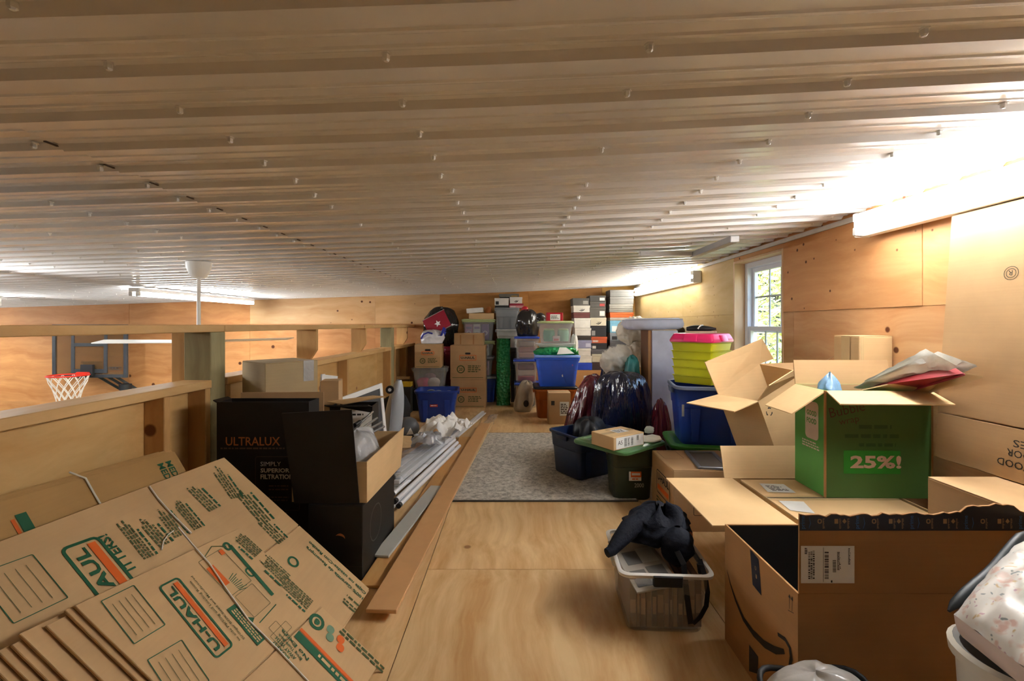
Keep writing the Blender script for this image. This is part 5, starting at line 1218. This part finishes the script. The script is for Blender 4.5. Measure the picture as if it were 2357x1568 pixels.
for a, b, d in (((585, 1285), (535, 1240), (600, 1265)), ((650, 1345), (592, 1290), (668, 1325)), ((705, 1405), (640, 1345), (722, 1385))):
    p_, lx, ly = sheet_print(None, c3, N, a, b, d); p_.scribble(M_dgreen, 0, 0, lx, ly, 6, a[0], .8); p_.scribble(M_green, 0, -ly*.35, lx*.7, ly*.25, 1, a[1], .9); p_.build(b3, 'small_print')
p_, lx, ly = sheet_print(None, c3, N, (845, 1640), (676, 1466), (855, 1625)); p_.rect(M_green, 0, 0, lx, ly); p_.rect(M_orange, 0, ly*1.12, lx, ly*1.55); p_.scribble(M_kraftS, 0, ly*.2, lx*.7, ly*.65, 1, 3, 1, .0006); p_.build(b3, 'stripe_print')
p_, lx, ly = sheet_print(None, c3, N, (735, 1460), (704, 1432), (752, 1446)); p_.ring(M_green, 0, 0, lx, lx, lx/2, lx*.2); p_.text(M_green, 'e', lx*.3, lx*.3, lx*.4, bold=.05)
for k, (dx, dy) in enumerate(((-.9, .3), (-.7, .75), (-1.7, .25), (-1.5, .7))): p_.poly(M_orange if k > 1 else pm('#6f8f72', .7), [(q[0], q[1]) for q in rrect(lx*.5, lx*.5, lx*.2, 0, 3, lx*(.3+dx), lx*dy)], .0003)
p_.build(b3, 'recycled_print')
p_, lx, ly = sheet_print(None, c3, N, (720, 1590), (640, 1500), (745, 1568))
for k, s_ in enumerate(('BOXES?', 'AWAY WITH', 'Bring Them Back', 'No Extra')): p_.text(M_green, s_, lx*(.75-.1*k), ly*(.05+.33*k), ly*.24, lx*(.45+.12*k), bold=.02)
p_.build(b3, 'lettering')
p_, lx, ly = sheet_print(None, c3, N, (880, 1555), (770, 1450), (893, 1545)); p_.scribble(M_dgreen, 0, 0, lx, ly, 2, 3, .9); p_.build(b3, 'small_print')
# string over the bundles
def string_px(pts, mat, parent, r=.0025, nm='string'):
    MB().tube([onplane(px, py, c)+V((.67,0,.742))*.004 for px, py, c in pts], r, 6).build(nm, mat, parent, smooth=60)
M_str = pm('#e3dfd4', .6)
string_px([(408, 1216, c3), (440, 1255, c3), (480, 1300, c3), (520, 1360, c3), (570, 1430, c3), (640, 1500, c3), (720, 1585, c3)], M_str, b3)

# middle bundle
c2 = -.404
TR2, R2, TL2 = onplane(516, 1053, c2), onplane(849, 1356, c2), onplane(0, 1246, c2)
u2 = (R2-TR2); u2.y = u2.y*.3; w2 = (TL2-TR2)
fold2 = (onplane(656, 1230, c2)-TR2).length
O2_, U2_, V2_, N2_ = frame_from(TR2, u2, w2)
b2_, O2, U2, V2, N2 = bundle('middle bundle of flattened moving cartons, printed with boxes for addresses', TR2, u2, w2, u2.length, 1.05, 6, .008, lambda k: ((0, -.004, .006, -.002, .003, 0)[k], (0, .006, -.006, .004, -.004, .008)[k]), M_kraftS, fold=fold2)
p_, lx, ly = sheet_print(None, c2, N2, (300, 1472), (133, 1265), (374, 1413)); logo(p_, 0, 0, lx, ly, 1); p_.build(b2_, 'sign_print')
p_, lx, ly = sheet_print(None, c2, N2, (30, 1438), (-60, 1325), (152, 1370)); addressbox(p_, 0, 0, lx, ly); p_.build(b2_, 'address_print')
p_, lx, ly = sheet_print(None, c2, N2, (292, 1318), (222, 1238), (310, 1304)); p_.text(M_green, 'ITTERS!', 0, 0, ly, lx, bold=.02); p_.build(b2_, 'lettering')
for k, (a, b, d) in enumerate((((330, 1290), (262, 1205), (352, 1275)), ((365, 1262), (310, 1200), (388, 1246)), ((400, 1240), (348, 1172), (422, 1226)), ((445, 1222), (385, 1150), (462, 1210)), ((480, 1180), (425, 1125), (500, 1168)), ((530, 1150), (475, 1070), (548, 1138)), ((600, 1210), (530, 1130), (622, 1196)), ((640, 1255), (590, 1205), (655, 1240)))):
    p_, lx, ly = sheet_print(None, c2, N2, a, b, d); p_.scribble(M_dgreen, 0, 0, lx, ly, 4, 30+k, .7); p_.scribble(M_green, 0, ly*1.1, lx*.8, ly*.3, 1, 50+k, .8); p_.build(b2_, 'small_print')
p_, lx, ly = sheet_print(None, c2, N2, (833, 1382), (702, 1262), (843, 1372))
p_.text(M_green, '100% Garantia de Recompra', 0, .0, .022, lx, bold=.02); p_.text(M_green, 'Cajas no usadas-Con Recibo', 0, .034, .022, lx*1.02, bold=.02); p_.scribble(M_dgreen, 0, -.05, lx*.22, .018, 1, 3, .9); p_.scribble(M_dgreen, 0, -.09, lx*.25, .03, 2, 4, .8); p_.build(b2_, 'lettering')
p_, lx, ly = sheet_print(None, c2, N2, (680, 1312), (655, 1292), (692, 1300)); p_.ring(M_green, 0, 0, .05, .05, .025, .009); p_.build(b2_, 'recycled_print')
string_px([(342, 1122, c2), (362, 1150, c2), (392, 1184, c2), (438, 1230, c2)], M_str, b2_, .0032)
string_px([(370, 1268, c2), (374, 1248, c2), (386, 1232, c2), (398, 1224, c2)], M_str, b2_, .0022)

# rear bundle, steeper, against the studs
P1 = V((-1.452, 1.925, .628)); u1 = V((.36, .0, -.62)); v1 = V((-.02, -1, .06))
b1_, O1, U1, V1, N1 = bundle('rear bundle of flattened moving cartons standing against the low wall', P1, u1, v1, .70, 1.05, 8, .0085, lambda k: ((.0, .02, -.01, .01, .0, -.012, .008, 0)[k], (.02, .012, .004, .010, -.006, 0, -.012, -.006)[k]), kraft('kraft_sheet_dark', '#b38c58', .05))
pr = Print(O1+U1*.03, V1, U1); pr.n = N1; pr.o = O1+U1*.03+N1*.0014
pr.text(M_green, 'MEDIUM', .115, .02, .030, .135, rot=PI/2*0+PI/2, bold=.02); pr.text(M_green, 'MEDIUM', .075, .02, .030, .135, rot=PI/2, bold=.02)
pr.rect(M_green, .60, .04, .63, .30); pr.rect(M_orange, .635, .05, .645, .30); pr.scribble(M_dgreen, .71, .06, .05, .10, 10, 4, .8); pr.line(M_green, [(.36, .10), (.50, .10)], .004); pr.line(M_green, [(.50, .10), (.50, .3)], .004)
pr.build(b1_)
MB().tube([O1+V1*.40+U1*a+N1*b for a, b in ((-.02, -.03), (.025, .006), (.08, .005), (.16, .006))], .003, 6).build('string', M_str, b1_, smooth=60)

# --- large black carton with copper lettering
M_bcard = plain('black_board', '#15120f', .55, var=.03, spec=.35); M_copper = plain('copper_ink', '#b5683a', .35, spec=.6, metal=.3)
UW, UD, UHt = .445, .115, .775
ux = carton('large black printed carton standing behind the flattened cartons, copper and white lettering', -1.222, 2.255, 0, UW, UD, UHt, mat=M_bcard, flaps=[('L', .02, 60)])
M_pale = pm('#c9c2b8', .6); M_dim = pm('#5a4638', .6)
pr = Print(*front(UW, UD, UHt)); Yf = 2.1975
def uf(px, py): return ((px-VX)*Yf/FPX+1.222+UW/2, EYE-(py-VY)*Yf/FPX)
a, b = uf(520, 1026); a2, b2 = uf(645, 1006); pr.text(M_copper, 'ULTRALUX', a, b, b2-b, a2-a, bold=.012)
a, b = uf(508, 1036); pr.scribble(M_dim, a, b, .31, .014, 1, 4, 1)
for t_, y0, y1, x1, bd in (('SIMPLY', 1073, 1063, 647, 0), ('SUPERIOR', 1088, 1078, 667, .03), ('FILTRATION', 1103, 1092, 676, .03)):
    a, b = uf(600, y0); a2, b2 = uf(x1, y1); pr.text(M_pale, t_, a, b, b2-b, a2-a, bold=bd)
a, b = uf(588, 1175); a2, b2 = uf(690, 1051); pr.ring(M_dim, a, b, a2, b2, .01, .0015)
for k, y in enumerate((1122, 1130, 1148, 1155, 1184, 1192, 1217)):
    a, b = uf(619, y); pr.scribble(M_dim, a, b, .10, .012, 1, 40+k, .9)
pr.build(ux, 'lettering')
# --- smaller black carton with a tan tray carton on it
BW, BD, BH = .245, .53, .342
bx = carton('smaller black carton with a thin copper crescent, under the tan tray carton', -.808, 2.302, 0, BW, BD, BH, 0, mat=M_bcard, tape=False)
pr = Print(*front(BW, BD, BH)); cr = [(.145+.026*math.cos(2.2-k*.28)-.004, .185+.024*math.sin(2.2-k*.28)) for k in range(8)]
pr.stroke(M_copper, cr, [.001, .005, .009, .011, .010, .008, .005, .001]); pr.rect(M_dim, 0, .065, BW, .0655); pr.build(bx)
pr = Print(*right(BW, BD, BH)); M_shade = pm('#3a3836', .4); pr.ring(M_shade, .10, .10, .28, .27, .08, .006); pr.build(bx)
ty = thing('cardboard_box', 'open tan tray carton with a raised black flap, on the smaller black carton', 'box', (-.835, 2.325, .3435), math.radians(-2))
TW, TD = .345, .53
m = MB(); t = .005; x, y = TW/2, TD/2
m.hexa([(-x,-y,0), (x,-y,0), (x,-y+t,0), (-x,-y+t,0), (-x,-y,.185), (x,-y,.185), (x,-y+t,.185), (-x,-y+t,.185)])
m.hexa([(x-t,-y+t,0), (x,-y+t,0), (x,y,0), (x-t,y,0), (x-t,-y+t,.185), (x,-y+t,.185), (x+.02,y,.222), (x+.015,y,.222)])
m.box(-x, -x+t, -y+t, y, 0, .20); m.box(-x+t, x-t, y-t, y, 0, .20); m.box(-x+t, x-t, -y+t, y-t, 0, t); m.build('body', M_kraftl, ty)
o = MB().quad((-x+.020, -y-.012, .0), (x-.028, -y-.014, .008), (x-.050, -y-.045, .43), (-x-.022, -y-.040, .412), .005).build('flap', M_bcard, ty); o['label'] = 'black flap standing up'
pr = Print((x, -y, 0), (0,1,0), (0,0,1)); pr.scribble(M_dim, .17, .085, .05, .05, 5, 3, .7); pr.scribble(M_dim, .25, .10, .04, .05, 5, 8, .7); pr.build(ty)
bag('plastic_bag', 'cloudy clear plastic packing bag filling the tan tray carton', -.805, 2.30, .352, .115, .20, .26, M_film, 33, n=30, tie=False, lump=.10)
for k, (a, b) in enumerate((((815, 1000, 2.46), (868, 962, 2.66)), ((822, 1004, 2.44), (878, 972, 2.64)), ((812, 990, 2.48), (858, 948, 2.68)), ((826, 1012, 2.42), (884, 982, 2.62)), ((818, 978, 2.50), (852, 955, 2.70)))):
    t_ = thing('metal_rod', ('lowest bright metal rod with black grip poking out of the tan tray carton', 'second bright metal rod poking out of the tan tray carton', 'upper bright metal rod poking out of the tan tray carton', 'bright metal rod nearest the tray rim', 'short bright metal rod at the back of the tray')[k], 'rod', (0,0,0), group='metal rods in the tray')
    p, q = W(*a), W(*b); e = (q-p); MB().tube([p+e*.25, q], .007, 8).build('shaft', pm('#c4c6ca', .18, metal=.85), t_, smooth=50); MB().tube([p-e*.05, p+e*.28], .012, 8).build('grip', M_black, t_, smooth=50)
# --- cartons behind
tb = carton('tall tan carton taped with clear film, behind the large black carton', -1.345, 2.60, 0, .29, .29, .945, math.radians(52), mat=kraft('kraft_grey', '#b5a07a', .04), tape=False)
m = MB(); m.box(.06, .12, -.1470, -.1458, .83, .9457); m.box(.06, .12, -.1458, -.08, .9452, .9460); o = m.build('film_patch', M_film, tb); o['label'] = 'shiny clear tape patch'
m = MB(); m.hexa([(.09,-.1468,.69), (.115,-.1468,.71), (.115,-.146,.71), (.09,-.146,.69), (.085,-.1468,.74), (.11,-.1468,.76), (.11,-.146,.76), (.085,-.146,.74)]); o = m.build('paper_scrap', pm('#e0d6a8', .6), tb)
tb2 = carton('narrow tan carton beside the taped one, next to the white window screens', -1.165, 2.88, 0, .11, .12, .80, math.radians(10), mat=M_kraft, tape=False)
def screen(label, a, b, c, d, inner, fr=.028):
    """a framed screen: corners bottom-left, bottom-right, top-right, top-left"""
    t_ = thing('window_screen', label, 'screen', (0,0,0), group='framed white screens'); a, b, c, d = V(a), V(b), V(c), V(d)
    x = (b-a).normalized(); y = (d-a).normalized(); n_ = x.cross(y)*.014
    m = MB()
    for (p, q, s_) in ((a, b, y), (b, c, -x), (c, d, -y), (d, a, x)): m.hexa([p, q, q+s_*fr, p+s_*fr, p+n_, q+n_, q+s_*fr+n_, p+s_*fr+n_])
    m.build('white_border', M_white, t_); i0 = a+x*fr+y*fr; MB().quad(i0, b-x*fr+y*fr, c-x*fr-y*fr, d+x*fr-y*fr, .006).build('mesh_panel', pm(inner, .5), t_)
p0, p1 = W(738, 862, 3.05), W(774, 866, 3.18)
screen('small white framed screen with a grey panel leaning by the studs', (p0.x, p0.y-.12, .001), (p1.x, p1.y-.10, .001), tuple(p1), tuple(p0), '#5d5c58')
p0, p1 = W(781, 916, 3.05), W(876, 882, 3.55)
screen('large white framed screen leaning behind the metal rods', (p0.x+.06, p0.y-.02, .001), (p1.x+.07, p1.y-.02, .001), tuple(p1), tuple(p0), '#45474a', .035)
eb = carton('black electronics carton with a white sheet taped on, behind the tan tray', -.99, 2.80, 0, .25, .16, .66, math.radians(4), mat=M_bcard, flaps=[('F', .10, 75)])
o = MB().quad((-.09, -.083, .46), (.115, -.083, .45), (.125, -.083, .62), (-.06, -.083, .655), .002).build('white_sheet', M_white, eb)
pr = Print((-.06, -.084, .60), (1,0,0), (0,0,1)); pr.scribble(M_ink, .06, .0, .08, .02, 1, 3, .9); pr.build(eb, 'lettering')
cflp = thing('cardboard_sheet', 'torn strip of brown cardboard lying across the black electronics carton', 'cardboard', (0,0,0))
MB().quad(W(752, 926, 2.74), W(790, 932, 2.70), W(888, 914, 2.74), W(858, 912, 2.88), .005).build('sheet', M_kraftl, cflp)
# --- silver appliance
sa = thing('appliance', 'silver grey shell shaped appliance with a black knob, standing by the far post', 'appliance', (-1.085, 4.05, 0), math.radians(8))
out = []
for k in range(15):
    t = k/14; out.append((-.085+.05*math.sin(t*PI)*-.3+.10*t**1.5, t))
def saf(u, v):
    a = 2*PI*v; z = .655*u; w_ = .082*math.sin(PI*min(max(u*.86+.12, .02), .995))**.5; return (-.03+.075*u**1.3+w_*math.cos(a), .10*math.sin(a)*math.sin(PI*min(max(u*.88+.1, .02), .99))**.4, z)
MB().grid(saf, 30, 28, True).build('shell', plain('silver_plastic', '#aeb4ba', .3, var=.03, spec=.6), sa, smooth=60)
o = MB().tube([(-.02, -.098, .585), (-.02, -.12, .585)], .035, 16).build('knob', M_black, sa, smooth=40)
o = MB().tube([(-.02, -.121, .585), (-.02, -.124, .585)], .015, 12).build('knob_cap', pm('#d0d2d4', .3), sa, smooth=40)
m = MB(); m.tube([(-.035+.03*k/8, -.097+.0*k, .10+.40*k/8) for k in range(9)], .006, 6); m.build('ridge', pm('#8d9399', .4), sa, smooth=50)
bag('duffel_bag', 'slumped black duffel bag between the silver appliance and the blue recycling bin', -1.33, 5.05, 0, .16, .14, .37, pm('#14161c', .7), 35, n=30, tie=False, lump=.14)
yb = thing('box', 'small yellow box on the floor behind the duffel bag', 'box', (-1.44, 5.95, 0)); MB().box(-.08, .08, -.06, .06, 0, .34).build('body', pm('#2a2a28', .6), yb, bevel=.004); MB().box(-.08, .08, -.06, .06, .341, .40).build('lid', pm('#cfae2a', .5), yb, bevel=.004)
hl = thing('helmet', 'grey helmet with a pale triangle on the floor beside the blinds', 'helmet', (-1.10, 4.62, 0))
MB().lathe([(.115, 0), (.125, .05), (.118, .12), (.085, .18), (.04, .205), (.005, .212)], 24).build('shell', pm('#5d6065', .35), hl, smooth=50)
m = MB(); m.tube([(.128*math.cos(a), .128*math.sin(a), .03) for a in [k*2*PI/24 for k in range(24)]], .012, 6, closed=True); m.build('rim_band', M_black, hl, smooth=50)
m = MB(); m.prism([(.02,-.125,.06), (.085,-.10,.06), (.055,-.10,.125)], (0,-.006,0)); m.build('triangle_mark', M_white, hl)

# --- boards on the floor
def board(label, a, b, w, z0, t, mat, nm='board', tz=None):
    """plank lying along the aisle: a and b are the left edge's ends on the floor plan"""
    t_ = thing(nm, label, 'board', (0,0,0), group='boards along the aisle'); a, b = V(a), V(b); d = (b-a).normalized(); s_ = V((d.y, -d.x, 0))*w
    z1 = z0 if tz is None else tz
    A, B = V((a.x, a.y, z0)), V((b.x, b.y, z1))
    MB().hexa([A, A+s_, B+s_, B, A+V((0,0,t)), A+s_+V((0,0,t)), B+s_+V((0,0,t)), B+V((0,0,t))]).build('plank', mat, t_, bevel=.002)
    return t_
M_mdf = plain('primed_board', '#cf9f6c', .5, var=.03); M_lumL = wood('board_pine', '#d3a468', '#bb8748', 'Y', .4)
ob_ = board('long tan trim board on top of the pile along the aisle', (-.582, 1.762, 0), (-.404, 5.08, 0), .122, .031, .016, M_mdf, tz=.031)
board('thin pale pine strip under the edge of the long tan trim board', (-.495, 2.45, 0), (-.315, 5.25, 0), .060, .0162, .012, wood('pine_pale', '#e6c998', '#d3ae74', 'Y', .3))
board('grey white painted board beside the long tan trim board', (-.700, 2.215, 0), (-.592, 3.17, 0), .085, .0165, .012, pm('#b9bab4', .45, var=.03))
board('tan board under the painted one, reaching below the black carton', (-.685, 1.98, 0), (-.56, 4.6, 0), .135, .0012, .014, M_lumL)
# --- white blinds and tubes in plastic wrap
M_bl = plain('blind_white', '#f0f1f5', .35, var=.02, spec=.5)
rr = random.Random(9)
names = ['first', 'second', 'third', 'fourth', 'fifth', 'sixth', 'seventh', 'eighth']
for k in range(8):
    c_, l_ = k % 4, k//4
    yo = .13*((k*3) % 4); a = V((-.972+.047*c_+.012*l_+.1415*yo, 2.93+yo, .032+.056*l_)); b = a+V((.215+.02*l_, 1.52, .001))*(.94+.07*((k*5) % 3))
    t_ = thing('window_blind', names[k]+' white blind in the pile by the boards, counted from the low wall', 'blind', (0,0,0), group='white blinds in a pile')
    MB().bar(a, b, .040, .026).build('headrail', M_bl, t_, bevel=.003)
    MB().bar(a+V((0, .03, .0175)), b+V((0, -.04, .0175)), .036, .008).build('slat_stack', pm('#eceef2', .4), t_, bevel=.002)
for k, (ax, ay, az, bx_, by, bz) in enumerate(((-.762, 2.74, .034, -.562, 4.10, .034), (-.716, 2.82, .034, -.516, 4.18, .034), (-.782, 2.90, .0685, -.572, 4.26, .0685), (-.735, 2.80, .0685, -.535, 4.16, .0685))):
    t_ = thing('white_tube', ('lowest', 'middle', 'outer', 'upper')[k]+' white tube with a black end cap, in front of the blinds', 'tube', (0,0,0), group='white tubes with black caps')
    p, q = V((ax, ay, az)), V((bx_, by, bz)); d = (q-p).normalized()
    MB().tube([p, q], .0155, 12).build('shaft', M_bl, t_, smooth=50); MB().tube([p-d*.028, p], .0165, 12).build('end_cap', M_black, t_, smooth=50)
for k, (a, b) in enumerate((((1040, 992, 4.55), (1112, 944, 5.9)), ((1052, 1000, 4.5), (1116, 948, 5.8)))):
    t_ = thing('plastic_rod', ('thin white plastic rod lying far along the boards, toward the carton stack', 'second thin white plastic rod lying beside the other, toward the carton stack')[k], 'rod', (0,0,0), group='thin white rods')
    p, q = W(*a), W(*b); p.z = .02+.02*k; q.z = .02; MB().bar(p, q, .035, .016).build('strip', M_bl, t_, bevel=.003)
M_wrap = plain('wrap_film', '#dcdfe6', .15, var=.04, spec=.9, bump=.7, bscale=22, alpha=.26)
def drape(name, label, x0, x1, y0, y1, z, amp, mat, seed, cat='plastic wrap', yaw=0, fq=5, lo=.35):
    t_ = thing(name, label, cat, ((x0+x1)/2, (y0+y1)/2, 0), yaw)
    hx, hy = (x1-x0)/2, (y1-y0)/2
    def fn(u, v):
        q = V((u*fq, v*fq, seed)); e = min(1, 3*min(u, 1-u, v, 1-v)); w_ = noise.noise(q*.9)+.5*abs(noise.noise(q*1.7))
        return (-hx+2*hx*u+.03*noise.noise(q+V((5,5,0))), -hy+2*hy*v+.03*noise.noise(q+V((9,1,0))), max(.004, z*(lo+(1-lo)*e)+amp*max(-.3, w_)))
    MB().grid(fn, 34, 34).build('sheet', mat, t_, smooth=38); return t_
drape('plastic_wrap', 'crumpled clear plastic wrap lying over the white blinds', -.99, -.63, 3.05, 3.90, .145, .035, M_wrap, 3, yaw=math.radians(-8), lo=.85)
drape('paper_wrap', 'crumpled white packing paper heaped at the far end of the blinds', -.88, -.48, 4.08, 4.66, .21, .10, pm('#f1efec', .7), 7, 'packing paper', math.radians(-10), 5, .75)
drape('cardboard_scrap', 'flattened tan cardboard scrap in the heap beyond the metal rods', -1.10, -.84, 3.46, 3.84, .225, .02, M_kraftl, 11, 'cardboard', math.radians(12), 2, .93)
drape('foil_wrap', 'crumpled silver grey film bent over the middle of the blinds', -.90, -.60, 3.68, 4.02, .20, .05, plain('film_grey', '#b3b6bc', .2, spec=.8, alpha=.9, bump=.6, bscale=22), 15, 'film', math.radians(-15), 5, .85)
drape('plastic_wrap', 'clear plastic sleeve poking past the far end of the long tan trim board', -.35, -.25, 5.0, 5.75, .035, .012, M_wrap, 19, yaw=math.radians(-4))
uf_ = thing('cardboard_sheet', 'tan cardboard sheet standing between the large black carton and the taped tan carton', 'cardboard', (0,0,0))
MB().slab((-1.405, 2.320, .002), (.415, .02, 0), (0, .004, .80), (0, .005, 0)).build('sheet', M_kraft, uf_)
